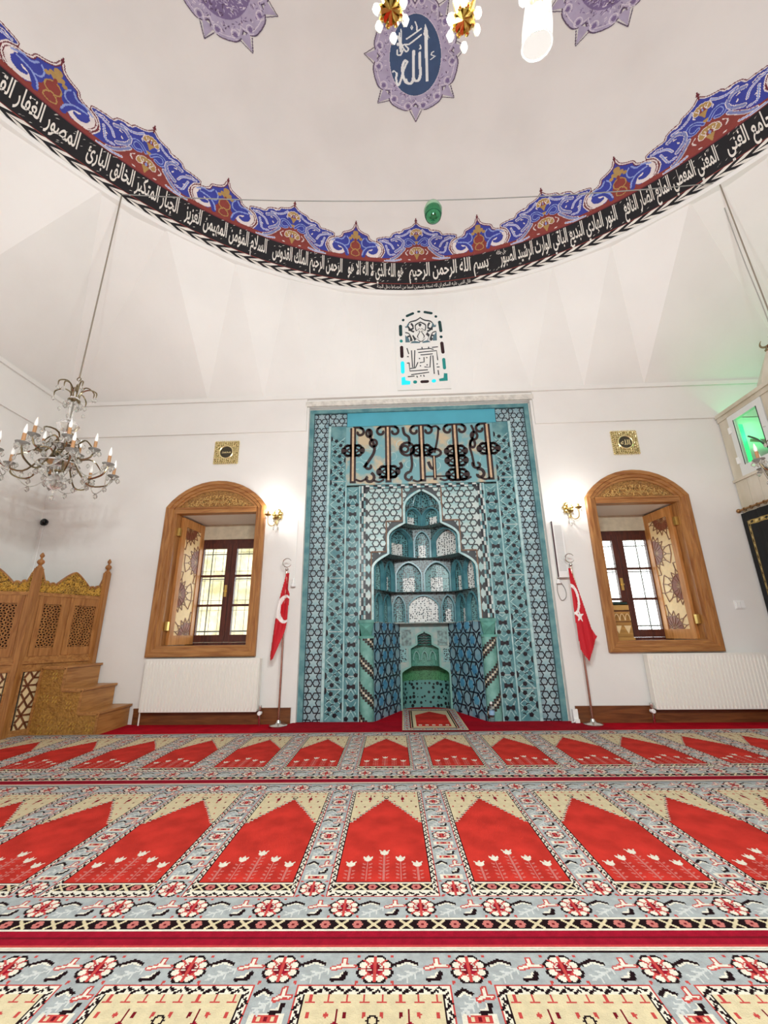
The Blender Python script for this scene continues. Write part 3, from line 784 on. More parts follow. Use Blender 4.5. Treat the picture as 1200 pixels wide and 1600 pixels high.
def tile_field(parent, a, rects, y, nameprefix, mstar, mhex, g=.80, keep=None, ox=0, oz=0, th=.006):
    sm = fan_prism(star_pts(a, g), 0, -th).mesh('star_tile', mstar); hm = fan_prism(hex_pts(a, g * .98), 0, -th).mesh('hexagon_tile', mhex)
    rest = MB()
    for (x0, x1, z0, z1) in rects:
        for kd, cx, cz in star_hex(a, x0, x1, z0, z1, ox, oz):
            pts = [(cx + p[0], cz + p[1]) for p in (star_pts(a, g) if kd == 'star' else hex_pts(a, g * .98))]
            if keep is not None:
                if not keep(cx, cz): continue
            if all(x0 <= p[0] <= x1 and z0 <= p[1] <= z1 for p in pts):
                o = raw('star_tile' if kd == 'star' else 'hexagon_tile', sm if kd == 'star' else hm, parent)
                o.matrix_parent_inverse = INV.get(parent.name, Matrix.Identity(4)); o.location = (cx, y, cz)
            elif kd == 'hex':
                q = clip(pts, x0, x1, z0, z1)
                if len(q) >= 3: rest.prism(q, y, y - th)
            else:
                for k in range(12):
                    q = clip([(cx, cz), pts[k], pts[(k + 1) % 12]], x0, x1, z0, z1)
                    if len(q) >= 3: rest.prism(q, y, y - th)
    if rest.v: rest.build('cut_tiles', mhex, parent, kind='stuff')
# outer moulding and plain repair panel at the top
b = MB()
for s_ in (-1, 1): b.box(X(s_ * 1.60) if s_ < 0 else X(1.535), X(-1.535) if s_ < 0 else X(1.60), MY - .035, MY + .04, 0, 4.21)
b.box(X(-1.535), X(1.535), MY - .035, MY + .04, 4.155, 4.21); b.build('edge_moulding', turq, mih)
MB().box(X(-1.05), X(1.12), MY - .004, MY + .04, 3.945, 4.155).box(X(-1.05), X(1.12), MY - .012, MY + .04, 3.935, 3.955).build('plain_repair_panel', turq_p, mih)
# band A : black strapwork with stars and hexagons
b = MB(); rects = [(X(-1.535), X(-1.32), 0, 4.155), (X(1.32), X(1.535), 0, 4.155), (X(-1.32), X(-1.05), 3.945, 4.155), (X(1.12), X(1.32), 3.945, 4.155)]
for x0, x1, z0, z1 in rects:
    bandA = MB().box(x0, x1, MY, MY + .04, z0, z1).build('star_band', blk_glaze, mih)
    tile_field(bandA, .15, [(x0 + .006, x1 - .006, z0 + .005, z1 - .006)], MY, 'A', star_glaze, tileblue, .82, ox=X(-1.43), oz=.06)
# mouldings between the bands
b = MB()
for s_ in (-1, 1):
    for x0, x1, z1, d in ((1.285, 1.32, 3.945, .018), (1.045, 1.062, 3.02, .010), (.855, .868, 3.0, .012)):
        a0, a1 = sorted((X(s_ * x0), X(s_ * x1))); b.box(a0, a1, MY - d, MY + .03, 0, z1)
b.builds('band_moulding', turq_pale, mih)
# bands B and C : turquoise slabs with dark inlays
def pent(r, rot=0.0, n=5): return [(r * math.cos(rot + 2 * PI * k / n), r * math.sin(rot + 2 * PI * k / n)) for k in range(n)]
pent_me = fan_prism(pent(.030, .3), 0, -.004).mesh('pentagon_inlay', blk_glaze)
bow_me = MB().prism([(-.052, .024), (-.026, .030), (-.012, .016), (.012, .016), (.026, .030), (.052, .024), (.052, -.024), (.026, -.030), (.012, -.016), (-.012, -.016), (-.026, -.030), (-.052, -.024)], 0, -.004).mesh('bow_inlay', blk_glaze)
lens_me = MB().prism(arc(0, 0, .026, -PI / 2, PI / 2, 6, .042), 0, -.004).mesh('lens_inlay', blk_glaze)
rnd = random.Random(5)
for s_ in (-1, 1):
    for nm, xa, xb, ztop, per in (('pentagon_band', 1.062, 1.285, 3.945, .34), ('bow_band', .868, 1.045, 2.99, .245)):
        x0, x1 = sorted((X(s_ * xa), X(s_ * xb))); xm = (x0 + x1) / 2; w = x1 - x0
        bd = MB().box(x0, x1, MY, MY + .03, 0, ztop).build(nm, turq, mih)
        z = .02; k = 0; sm = MB(); ln = MB(); joints = MB(); slab = 0
        while z < ztop - per * .6:
            def put(me, dx, dz, rz=0.0, nm2='pentagon_inlay'):
                if z + dz > ztop - .03: return
                o = raw(nm2, me, bd); o.location = (xm + dx, MY, z + dz); o.rotation_euler = (0, rz, 0)
            if nm == 'pentagon_band':
                e = 1 if k % 2 else -1
                put(pent_me, e * -.02, .05, rnd.random()); put(pent_me, e * .045, .12, rnd.random()); put(pent_me, e * -.035, .22, rnd.random()); put(pent_me, e * .03, .29, rnd.random())
                put(lens_me, e * -(w / 2 - .004), .155, 0 if e > 0 else PI, 'lens_inlay'); put(lens_me, e * (w / 2 - .004), .325, PI if e > 0 else 0, 'lens_inlay')
                for dx, dz, t in ((-.06, .09, .5), (.06, .06, -.5), (-.06, .28, -.5), (.06, .21, .5), (.01, .165, 0.2)):
                    if z + dz < ztop - .05: sm.ribbon([(xm + e * dx - .02, z + dz - .012 * t), (xm + e * dx, z + dz + .008), (xm + e * dx + .02, z + dz + .022 * t)], .011, MY, MY - .003)
                L_ = [[(-.10, 0), (.10, .17)], [(.10, .0), (-.10, .17)], [(-.10, .17), (.10, .34)], [(.10, .17), (-.10, .34)], [(-.10, .085), (.0, .17), (-.10, .255)], [(.10, .085), (.0, .17), (.10, .255)]]
            else:
                put(bow_me, 0, .125, 0, 'bow_inlay'); put(pent_me, -.058, .0 + .012, .2); put(pent_me, .058, .012, 1.0)
                L_ = [[(-.08, 0), (.08, .2)], [(.08, 0), (-.08, .2)], [(-.08, .06), (-.03, .125), (-.08, .19)], [(.08, .06), (.03, .125), (.08, .19)], [(0, .2), (-.08, .245)], [(0, .2), (.08, .245)]]
            for q in range(9 if nm == 'pentagon_band' else 7):
                dx, dz = rnd.uniform(-w * .42, w * .42), rnd.uniform(0, per); rr = rnd.uniform(.006, .010)
                if z + dz < ztop - .03: sm.prism([(xm + dx + p[0], z + dz + p[1]) for p in pent(rr, rnd.random() * 3, 3)], MY, MY - .003)
            for l in L_:
                if z + l[-1][1] < ztop - .02: ln.ribbon([(xm + p[0] * w / .23, z + p[1]) for p in l], .009, MY, MY - .002)
            slab += per
            if slab > .62: joints.box(x0, x1, MY - .0015, MY, z - .004, z + .004); slab = 0
            z += per; k += 1
        sm.build('small_inlay', blk_glaze, bd, kind='stuff'); ln.build('strap_line', turq_pale, bd, kind='stuff'); joints.builds('slab_joint', mortar, bd)
# inscription panel
ip = thing_p = MB().box(X(-1.062), X(1.062), MY + .002, MY + .04, 3.02, 3.935).build('inscription_panel', mat('inscription_ground', '#74a6ac', .4, col2='#c4b394', scale=4.5), mih)
for n_ in ip.data.materials[0].node_tree.nodes:
    if n_.type == 'VALTORGB': n_.color_ramp.elements[0].position = .36; n_.color_ramp.elements[1].position = .50
def px(u, v):     # photo position inside the panel, 0..1 -> metres (panel space)
    return (X(-1.055 + 2.11 * u), 3.03 + .90 * v)
let = MB(); core = MB()
def shaft(u, v0=.02, v1=.98, w=.085):
    a, b_ = px(u, v0), px(u, v1); let.ribbon([a, b_], w, MY + .002, MY - .006); core.ribbon([(a[0], a[1] + .03), (b_[0], b_[1])], w * .34, MY - .006, MY - .008)
def stroke(pts, w=.042, n=5):
    let.ribbon(bez([px(*p) for p in pts], n), w, MY + .002, MY - .006)
def curl(u, v, r, sg=1, t0=0.0, n=14, w=.038):
    c = px(u, v); pts = []
    for k in range(n + 1):
        t = t0 + sg * 5.2 * k / n; q = r * (1 - .68 * k / n); pts.append((c[0] + q * math.cos(t), c[1] + q * math.sin(t)))
    let.ribbon(pts, w, MY + .002, MY - .006)
def ring(u, v, rx, rz, w=.036):
    c = px(u, v); let.ribbon(arc(c[0], c[1], rx, 0, 2 * PI, 16, rz)[:-1], w, MY + .002, MY - .006, closed=True)
for u in (.045, .285, .515, .745, .965): shaft(u)
for u in (.045, .285, .515, .745, .965):
    for sg in (-1, 1):
        if 0 < u + sg * .055 < 1: curl(u + sg * .045, .90, .075, -sg, PI / 2); stroke([(u, .99), (u + sg * .05, .985), (u + sg * .07, .95)], .03)
for u, v in ((.045, .58), (.515, .55), (.745, .52), (.745, .36), (.965, .55), (.285, .20), (.745, .12)):
    for sg in (-1, 1):
        ring(u + sg * .036, v, .055, .085); ring(u + sg * .062, v, .030, .045, .024)
    ring(u, v, .085, .035, .022)
    for dv in (.1, -.1): stroke([(u - .05, v + dv * .7), (u, v + dv), (u + .05, v + dv * .7)], .026)
stroke([(.155, .95), (.165, .80), (.185, .70), (.19, .55), (.15, .38), (.12, .28)]); ring(.185, .70, .05, .055); ring(.155, .88, .04, .06); curl(.155, .30, .06, 1, 2.0); curl(.155, .10, .085, -1, 1.2, w=.042)
stroke([(.39, .97), (.40, .85), (.43, .78), (.43, .62)], .04); ring(.415, .58, .10, .10); ring(.40, .58, .05, .05); stroke([(.44, .52), (.445, .3), (.43, .18)], .036); curl(.425, .10, .075, 1, 1.5, w=.040); stroke([(.365, .35), (.375, .28), (.35, .24)]); stroke([(.22, .10), (.33, .10), (.335, .2)], .026)
stroke([(.635, .95), (.625, .75), (.60, .50)], .030); stroke([(.585, .95), (.62, .97), (.645, .90)], .03); ring(.60, .50, .09, .06); shaft(.595, .04, .44, .05); stroke([(.53, .10), (.70, .10)], .022); stroke([(.555, .35), (.57, .25), (.60, .22)], .045)
stroke([(.86, .97), (.875, .85), (.86, .72), (.84, .60), (.85, .45), (.86, .25)], .032); ring(.875, .78, .045, .06); ring(.86, .64, .035, .06); curl(.88, .28, .07, 1, 2.6, w=.036); curl(.89, .12, .085, -1, 2.0, w=.044)
for u, v in ((.10, .08), (.22, .06), (.48, .05), (.66, .06), (.93, .06), (.80, .07)): stroke([(u - .035, v), (u, v - .03), (u + .035, v + .01)], .028)
let.build('kufic_letters', umber, ip); core.builds('letter_cores', buff, ip)
# pale vegetal scrolls behind the letters
sc = MB()
for k in range(16):
    c = px(.08 + .058 * k, .3 + .35 * (k % 3) / 2); R = .09 + .03 * (k % 2)
    sc.ribbon([(c[0] + R * (1 - .05 * j) * math.cos(j * .42 + k), c[1] + R * (1 - .05 * j) * math.sin(j * .42 + k)) for j in range(13)], .010, MY + .002, MY - .0005)
sc.build('scrollwork', turq_pale, ip)
# chequered guard round the field
ck = [MB(), MB(), MB()]
for s_ in (-1, 1):
    z = 1.19; k = 0
    while z < 2.96:
        for q, xo in ((0, .848), (1, .82), (2, .79)):
            a0 = X(s_ * xo); ck[(k + q * 2 + (1 if k % 4 == 3 else 0)) % 3].box(a0 - .0125, a0 + .0125, MY - .004, MY + .02, z, z + .052)
        z += .055; k += 1
x = -.775; k = 0
while x < .77:
    for q, zo in ((0, 2.972), (1, 2.999)): ck[(k + q) % 3].box(X(x), X(x + .052), MY - .004, MY + .02, zo - .012, zo + .012)
    x += .055; k += 1
for bb, m, n in zip(ck, (blk_glaze, mortar, turq), ('black_checker', 'white_checker', 'turquoise_checker')): bb.build(n, m, mih, kind='stuff')
MB().box(X(-.862), X(-.775), MY + .002, MY + .03, 1.17, 3.012).box(X(.775), X(.862), MY + .002, MY + .03, 1.17, 3.012).box(X(-.775), X(.775), MY + .002, MY + .03, 2.955, 3.012).builds('guard_bed', blk_glaze, mih)
# capitals and spiral colonnettes
for s_ in (-1, 1):
    x0, x1 = sorted((X(s_ * .672), X(s_ * .858))); xm = (x0 + x1) / 2
    cp = MB().box(x0 - .006, x1 + .006, MY - .05, MY + .03, 1.14, 1.18).box(x0 - .004, x1 + .004, MY - .045, MY + .03, .955, .985)
    n8 = 8
    cp.add([(x0, MY - .045, 1.14), (x1, MY - .045, 1.14), (x1 - .03, MY - .03, .985), (x0 + .03, MY - .03, .985), (xm, MY - .07, 1.075), (x0, MY + .02, 1.14), (x1, MY + .02, 1.14), (x1 - .03, MY + .02, .985), (x0 + .03, MY + .02, .985)],
           [(0, 1, 4), (1, 2, 4), (2, 3, 4), (3, 0, 4), (0, 3, 8, 5), (2, 1, 6, 7)])
    cp.build('capital', mat('capital_glaze', '#5f9c90', .3, col2='#427f74', scale=10), mih)
    R = (x1 - x0) / 2 - .005
    col = MB().lathe([(R, 0), (R, .955)], 20, (xm, MY + .02, 0)).build('colonnette', mat('colonnette_glaze', '#7db0a6', .35, col2='#5f978c', scale=12), mih, smooth=True)
    ch = [MB(), MB()]
    nr = 34; nz = .028
    for j in range(nr):
        for i in range(9):
            a = PI + PI * (i + .5) / 9; ph = (i * (-s_) + j) % 12
            if ph in (0, 1, 3, 4): m = 0
            elif ph == 2 or ph == 7: m = 1
            else: continue
            if ph in (7,) and (j + i) % 2: continue
            q = []
            for da, dz in ((-.5, 0), (.5, 0), (.5, 1), (-.5, 1)):
                t = a + da * PI / 9 * .92; q.append((xm + (R + .002) * math.cos(t), MY + .02 + (R + .002) * math.sin(t), .004 + j * nz + dz * nz * .92))
            ch[m].add(q, [(0, 1, 2, 3)])
    ch[0].build('dark_spiral', umber, col, kind='stuff'); ch[1].build('pale_spiral', mat('pale_spiral_glaze', '#cbbfa9', .5), col, kind='stuff')
# spandrel field with the stepped opening
def outline(z):
    def sh(z, z0, z1, x0, x1): t = min(1, max(0, (z - z0) / (z1 - z0))); return x0 + (x1 - x0) * (1 - math.sqrt(max(0, 1 - t * t)) if False else t ** 1.9)
    if z < 1.84: return .67
    if z < 2.03: return sh(z, 1.84, 2.03, .67, .46)
    if z < 2.27: return .46
    if z < 2.45: return sh(z, 2.27, 2.45, .46, .235)
    if z < 2.66: return .235
    if z < 2.92: t = (z - 2.66) / .26; return .235 * (1 - t ** 2.2)
    return 0.0
zz = [1.14, 1.5] + list(np.linspace(1.84, 2.03, 7)) + list(np.linspace(2.27, 2.45, 7)) + list(np.linspace(2.66, 2.92, 10)) + [2.955]
b = MB()
for s_ in (-1, 1):
    for i in range(len(zz) - 1):
        xa, xb = outline(zz[i]), outline(zz[i + 1])
        q = [(X(s_ * xa), MY, zz[i]), (X(s_ * .78), MY, zz[i]), (X(s_ * .78), MY, zz[i + 1]), (X(s_ * xb), MY, zz[i + 1])]
        b.add(q, [(0, 1, 2, 3) if s_ > 0 else (3, 2, 1, 0)])
        b.add([(X(s_ * xa), MY, zz[i]), (X(s_ * xb), MY, zz[i + 1]), (X(s_ * xb), MY + .06, zz[i + 1]), (X(s_ * xa), MY + .06, zz[i])], [(0, 1, 2, 3)])
sp = b.build('spandrel_field', field_gl, mih)
pale_hex = mat('weathered_hexagon_tile', '#c3cfca', .35, col2='#84b2b3', scale=3.2); pale_star = mat('weathered_star_tile', '#b7c9c5', .35, col2='#79adaf', scale=3.2)
def okp(x, z): ax = abs(x - MC); return ax < .77 and z > 1.16 and z < 2.97 and ax > outline(z) + .05 and ax > outline(max(1.14, z - .06)) + .04
b = MB(); a_ = .17
tile_field(sp, a_, [(X(-.775), X(.775), 1.18, 2.95)], MY - .0005, 'S', pale_star, pale_hex, .80, keep=okp, ox=MC, oz=.05, th=.004)
# dark strap edge and stepped frame lines
fr = MB(); gl = MB()
for s_ in (-1, 1):
    st = [(.70, 1.16), (.70, 2.06), (.495, 2.06), (.495, 2.48), (.27, 2.48), (.27, 2.95)]
    for p, q in zip(st[:-1], st[1:]): fr.bar((X(s_ * p[0]), MY, p[1]), (X(s_ * q[0]), MY, q[1]), .020, .008)
    gl.ribbon([(X(s_ * (outline(z) + .014)), z) for z in zz[:-1]], .030, MY + .01, MY - .012)
fr.builds('step_frame', mat('brown_joint', '#7b6150', .7), mih); gl.builds('opening_rib', turq_pale, mih)
# ---- honeycomb tiers inside
lat_d = dots('honeycomb_lattice', '#5f959a', '#10141a', 34, .40); lat_l = dots('honeycomb_white_lattice', '#dfe3df', '#2a3a3e', 34, .36)
lat_t = dots('honeycomb_turquoise_lattice', '#7fb0b0', '#11191e', 36, .36); dark_sof = dots('soffit_lattice', '#5c7476', '#0d0f13', 34, .42)
rib_m = mat('honeycomb_rib', '#568f98', .3, col2='#3e7681', scale=10)
def plan(f, b_, yb): return [(X(-f), MY + .005), (X(-b_), yb), (X(b_), yb), (X(f), MY + .005)]
def cell(A, B, z0, z1, e, mback, mlow, low=.45, parent=mih, flat=False):
    A, B = Vector((A[0], A[1], 0)), Vector((B[0], B[1], 0)); d = B - A; Lh = d.length; d.normalize(); n = Vector((-d.y, d.x, 0))
    M = Matrix(((d.x, n.x, 0, A.x), (d.y, n.y, 0, A.y), (0, 0, 1, z0), (0, 0, 0, 1)))
    H = z1 - z0; w = .018; sp_ = H * .55; ap = H * .95
    def arch(ins):
        x0, x1 = ins, Lh - ins; m = Lh / 2; pts = [(x0, 0), (x0, sp_)]
        for k in range(1, 7):
            t = k / 6; pts.append((x0 + (m - x0) * t ** 1.25, sp_ + (ap - ins - sp_) * (1 - (1 - t) ** 1.7)))
        r = [(Lh - x, z) for x, z in pts[:-1]][::-1]
        return pts + r
    fa = arch(w); ba = arch(w + .012); k = len(fa)
    # face around the arch
    fc = MB(M)
    for i in range(k - 1):
        (xa, za), (xb, zb) = fa[i], fa[i + 1]
        if i == 0: fc.add([(0, 0, 0), (xa, 0, 0), (xb, 0, zb), (0, 0, zb)], [(0, 1, 2, 3)])
        elif i == k - 2: fc.add([(xa, 0, za), (xb, 0, zb), (Lh, 0, 0), (Lh, 0, za)], [(0, 1, 2, 3)])
        else: fc.add([(xa, 0, za), (xb, 0, zb), (xb, 0, H), (xa, 0, H)], [(0, 1, 2, 3)])
    fc.add([(0, 0, sp_), (w, 0, sp_), (w, 0, H), (0, 0, H)], [(0, 1, 2, 3)]); fc.add([(Lh - w, 0, sp_), (Lh, 0, sp_), (Lh, 0, H), (Lh - w, 0, H)], [(0, 1, 2, 3)])
    c = fc.build('honeycomb_cell', dark_sof, parent)
    jb = MB(M)
    for i in range(k - 1): jb.add([(fa[i][0], 0, fa[i][1]), (fa[i + 1][0], 0, fa[i + 1][1]), (ba[i + 1][0], e, ba[i + 1][1]), (ba[i][0], e, ba[i][1])], [(0, 1, 2, 3)])
    m_ = len(ba) // 2
    bow = lambda x: e + (.35 * e * math.sin(PI * x / Lh) if not flat else 0)
    jb2 = MB(M); zl = H * low
    for i in range(m_):
        (xa, za), (xb, zb) = ba[i], ba[i + 1]; xa2, xb2 = Lh - xa, Lh - xb
        if za == zb: continue
        nd = 4
        for j in range(nd):
            g = lambda x, x2, t: x + (x2 - x) * t
            q = [(g(xa, xa2, j / nd), 0, za), (g(xa, xa2, (j + 1) / nd), 0, za), (g(xb, xb2, (j + 1) / nd), 0, zb), (g(xb, xb2, j / nd), 0, zb)]
            q = [(x, bow(x), z) for x, _, z in q]
            if i == 0 and mlow is not None:
                q0 = [q[0], q[1], (q[1][0], q[1][1], zl), (q[0][0], q[0][1], zl)]; q1 = [q0[3], q0[2], q[2], q[3]]
                jb2.add(q0, [(0, 1, 2, 3)], 1 if 0 < j < nd - 1 else 0); jb2.add(q1, [(0, 1, 2, 3)], 0)
            else: jb2.add(q, [(0, 1, 2, 3)], 0)
    jb2.build('cell_back', [mback, mlow or mback], c); jb.build('cell_jamb', rib_m, c)
    rb = MB(M); rb.ribbon(fa, .020, .004, -.012); rb.build('cell_rib', rib_m, c)
def resample(pl, n):
    P = [Vector(p) for p in pl]; L_ = [0]
    for a, b_ in zip(P[:-1], P[1:]): L_.append(L_[-1] + (b_ - a).length)
    out = []
    for k in range(n + 1):
        t = L_[-1] * k / n; i = 0
        while i < len(P) - 2 and L_[i + 1] < t: i += 1
        u = (t - L_[i]) / max(1e-9, L_[i + 1] - L_[i]); out.append(P[i].lerp(P[i + 1], min(1, u)))
    return out
def soffit(p0, p1, z):
    a, b_ = resample(p0, 24), resample(p1, 24); s = MB()
    for i in range(24): s.add([(a[i].x, a[i].y, z), (a[i + 1].x, a[i + 1].y, z), (b_[i + 1].x, b_[i + 1].y, z), (b_[i].x, b_[i].y, z)], [(0, 1, 2, 3)])
    s.build('honeycomb_soffit', lat_t, mih)
PB = plan(.67, .35, 6.15); P4 = plan(.67, .46, 6.0); P3 = plan(.67, .40, 5.86); P2 = plan(.46, .13, 5.74); P1 = [(X(-.235), MY + .005), (X(0), 5.60), (X(.235), MY + .005)]
def lerp(a, b_, t): return (a[0] + (b_[0] - a[0]) * t, a[1] + (b_[1] - a[1]) * t)
# tier 4
cell(P4[0], lerp(P4[0], P4[1], .5), 1.15, 1.57, .05, lat_t, None); cell(lerp(P4[0], P4[1], .5), P4[1], 1.15, 1.57, .05, lat_t, None)
cell(P4[1], lerp(P4[1], P4[2], .24), 1.15, 1.57, .05, lat_d, lat_t); cell(lerp(P4[1], P4[2], .24), lerp(P4[1], P4[2], .76), 1.15, 1.57, .03, lat_l, lat_l, flat=True); cell(lerp(P4[1], P4[2], .76), P4[2], 1.15, 1.57, .05, lat_d, lat_l)
cell(P4[2], lerp(P4[2], P4[3], .5), 1.15, 1.57, .05, lat_d, lat_l); cell(lerp(P4[2], P4[3], .5), P4[3], 1.15, 1.57, .05, lat_t, None)
# tier 3
cell(P3[0], lerp(P3[0], P3[1], .5), 1.57, 2.03, .05, lat_t, None); cell(lerp(P3[0], P3[1], .5), P3[1], 1.57, 2.03, .05, lat_d, lat_l)
cell(P3[1], lerp(P3[1], P3[2], .5), 1.57, 2.03, .07, lat_d, lat_l); cell(lerp(P3[1], P3[2], .5), P3[2], 1.57, 2.03, .07, lat_t, lat_l)
cell(P3[2], lerp(P3[2], P3[3], .5), 1.57, 2.03, .05, lat_d, lat_l); cell(lerp(P3[2], P3[3], .5), P3[3], 1.57, 2.03, .05, lat_l, None)
# tier 2
cell(P2[0], P2[1], 2.03, 2.45, .07, lat_d, lat_l); cell(P2[1], P2[2], 2.03, 2.45, .05, lat_d, lat_l); cell(P2[2], P2[3], 2.03, 2.45, .07, lat_l, lat_l)
# tier 1
cell(P1[0], P1[1], 2.45, 2.72, .05, lat_d, lat_l); cell(P1[1], P1[2], 2.45, 2.72, .05, lat_d, lat_l)
soffit(PB, P4, 1.15); soffit(P4, P3, 1.57); soffit(P3, P2, 2.03); soffit(P2, P1, 2.45)
# ledge lines under each tier
lg = MB()
for pl, z in ((P4, 1.15),):
    for a, c in zip(pl[:-1], pl[1:]): lg.tube([(a[0], a[1], z), (c[0], c[1], z)], .010, 5)
lg.builds('tier_edge', mat('tier_edge_glaze', '#b6c4bd', .5, noise=.3, scale=30), mih)
# hood: gores meeting at the apex
b = MB(); rb = MB(); ng = 4; base = resample(P1, ng)
for g in range(ng):
    def fn(u, v):
        p = base[g].lerp(base[g + 1], u); t = v ** 1.0
        q = Vector((X(0), MY + .02)); r = p.lerp(q, t ** 1.6); bul = .03 * math.sin(PI * u) * (1 - t)
        return (r.x, r.y + bul, 2.72 + .20 * math.sin(t * PI / 2))
    b.grid(fn, 5, 8)
    rb.tube([Vector(fn(0, k / 8)) + Vector((0, -.008, 0)) for k in range(9)], .009, 5)
b.build('hood', lat_d, mih, smooth=True); rb.build('hood_rib', rib_m, mih)
# ---- lower walls of the niche with strapwork
low_m = mat('niche_wall_tile', '#8fb0ba', .28, col2='#6b9db0', scale=7)
def frame_of(A, B, z0=0.0):
    A, B = Vector((A[0], A[1], 0)), Vector((B[0], B[1], 0)); d = B - A; Lh = d.length; d.normalize(); n = Vector((-d.y, d.x, 0))
    return Matrix(((d.x, n.x, 0, A.x), (d.y, n.y, 0, A.y), (0, 0, 1, z0), (0, 0, 0, 1))), Lh
def clip_seg2(p, q, w, h):
    t0, t1 = 0.0, 1.0; dx, dz = q[0] - p[0], q[1] - p[1]
    for a, b_ in ((-dx, p[0]), (dx, w - p[0]), (-dz, p[1]), (dz, h - p[1])):
        if abs(a) < 1e-9:
            if b_ < 0: return None
            continue
        r = b_ / a
        if a < 0: t0 = max(t0, r)
        else: t1 = min(t1, r)
    return None if t0 >= t1 else ((p[0] + t0 * dx, p[1] + t0 * dz), (p[0] + t1 * dx, p[1] + t1 * dz))
def strap_panel(A, B, H, mirror=False):
    M, Lh = frame_of(A, B)
    p = MB(M); p.add([(0, 0, 0), (Lh, 0, 0), (Lh, 0, H), (0, 0, H)], [(0, 1, 2, 3)]); pan = p.build('niche_wall', low_m, mih)
    st = MB(M); a = .36; hexes = []
    for kd, cx, cz in star_hex(a, 0, Lh, 0, H, Lh * .5, .20):
        if kd == 'hex': hexes.append((cx, cz)); continue
        p = star_pts(a, 1.0)
        for k in range(12):
            q = [((cx + p[k][0], cz + p[k][1]), (cx + p[(k + 1) % 12][0], cz + p[(k + 1) % 12][1]))]
            if k % 2 == 0: q.append(((cx + p[k][0] * .5, cz + p[k][1] * .5), (cx + p[(k + 2) % 12][0] * .5, cz + p[(k + 2) % 12][1] * .5)))
            else: q.append(((cx + p[k][0], cz + p[k][1]), (cx + p[k][0] * 1.5, cz + p[k][1] * 1.5)))
            for s_, e_ in q:
                c = clip_seg2(s_, e_, Lh, H)
                if c: st.bar((c[0][0], 0, c[0][1]), (c[1][0], 0, c[1][1]), .017, .006, (0, -1, 0))
    st.build('strapwork', navy, pan, kind='stuff')
    for cx, cz in hexes:
        if not (.03 < cx < Lh - .03 and .03 < cz < H - .03): continue
        q = clip([(cx + x, cz + z) for x, z in pent(.062, PI / 2 + (cx + cz) * 9, 5)], .005, Lh - .005, .005, H - .005)
        if len(q) >= 3: MB(M).prism(q, 0, -.004).build('pentagon_tile', deep_blue, pan)
strap_panel(PB[0], PB[1], 1.15); strap_panel(PB[2], PB[3], 1.15, True)
# back wall with its own little stepped niche
YBK = 6.15
mini = [(.33, 0, .46), (.20, .56, .80), (.10, .84, .96)]
def mo(z):
    if z < .46: return .33
    if z < .56: t = (z - .46) / .10; return .33 - .13 * t ** 2.2
    if z < .80: return .20
    if z < .86: return .20 - .10 * ((z - .80) / .06) ** 1.5
    if z < .97: return .10
    if z < 1.03: return .10 * (1 - ((z - .97) / .06) ** 2)
    return 0
zb = [0, .2, .46] + list(np.linspace(.46, .56, 6))[1:] + [.80] + list(np.linspace(.80, .86, 5))[1:] + [.97] + list(np.linspace(.97, 1.03, 5))[1:] + [1.15]
b = MB()
for s_ in (-1, 1):
    for i in range(len(zb) - 1):
        q = [(X(s_ * mo(zb[i])), YBK, zb[i]), (X(s_ * .36), YBK, zb[i]), (X(s_ * .36), YBK, zb[i + 1]), (X(s_ * mo(zb[i + 1])), YBK, zb[i + 1])]
        b.add(q, [(0, 1, 2, 3) if s_ > 0 else (3, 2, 1, 0)])
back = b.build('niche_back_wall', mat('back_wall_tile', '#7fa9a6', .35, col2='#a9b3aa', scale=9), mih)
def conc(hw, z0, z1, dep, m, nm, taper=0):
    c = MB(); c.grid(lambda u, v: (X(-hw * math.cos(PI * u) * (1 - taper * v)), YBK + dep * math.sin(PI * u) ** .7 * (1 - .3 * v * (taper > 0)), z0 + (z1 - z0) * v), 14, 6); return c.build(nm, m, back, smooth=True)
leafm = dots('niche_leaf_lattice', '#5f9590', '#0f1a1c', 17, .40, base2=None); greenm = dots('niche_green_lattice', '#4d8f5f', '#1d4a35', 60, .34)
conc(.33, 0, .36, .26, leafm, 'little_niche'); conc(.33, .36, .56, .26, greenm, 'little_niche_band'); conc(.20, .56, .84, .13, dots('niche_pale_lattice', '#5f9a88', '#2a5a4c', 50, .3), 'middle_niche'); conc(.10, .84, 1.04, .08, green_gl, 'upper_niche')
pl = MB()
for hw, dep, z, hw2 in ((.335, .27, .565, .2), (.205, .14, .845, .1)):
    pl.add([(X(-hw), YBK, z)] + [(X(-hw * math.cos(PI * k / 12)), YBK + dep * math.sin(PI * k / 12) ** .7, z) for k in range(1, 12)] + [(X(hw), YBK, z), (X(hw2), YBK, z), (X(0), YBK + .07, z), (X(-hw2), YBK, z)], [tuple(range(16))])
pl.build('little_soffit', green_gl, back)
zr = MB()
for k in range(4): zr.ribbon([(X(-.09 + .03 * j), .87 + k * .035 + (.014 if j % 2 else 0)) for j in range(7)], .011, YBK + .045, YBK + .03)
zr.build('zigzag', blk_glaze, back)
rb = MB()
for s_ in (-1, 1): rb.ribbon([(X(s_ * (mo(z) + .012)), z) for z in zb[:-1]], .028, YBK + .005, YBK - .02)
for k in (-1, 0, 1): rb.ribbon(arc(X(k * .115), .64, .045, 0, PI, 8, .12), .012, YBK + .10, YBK + .07)
rb.build('little_rib', mat('little_rib_glaze', '#7fb0a6', .3), back)
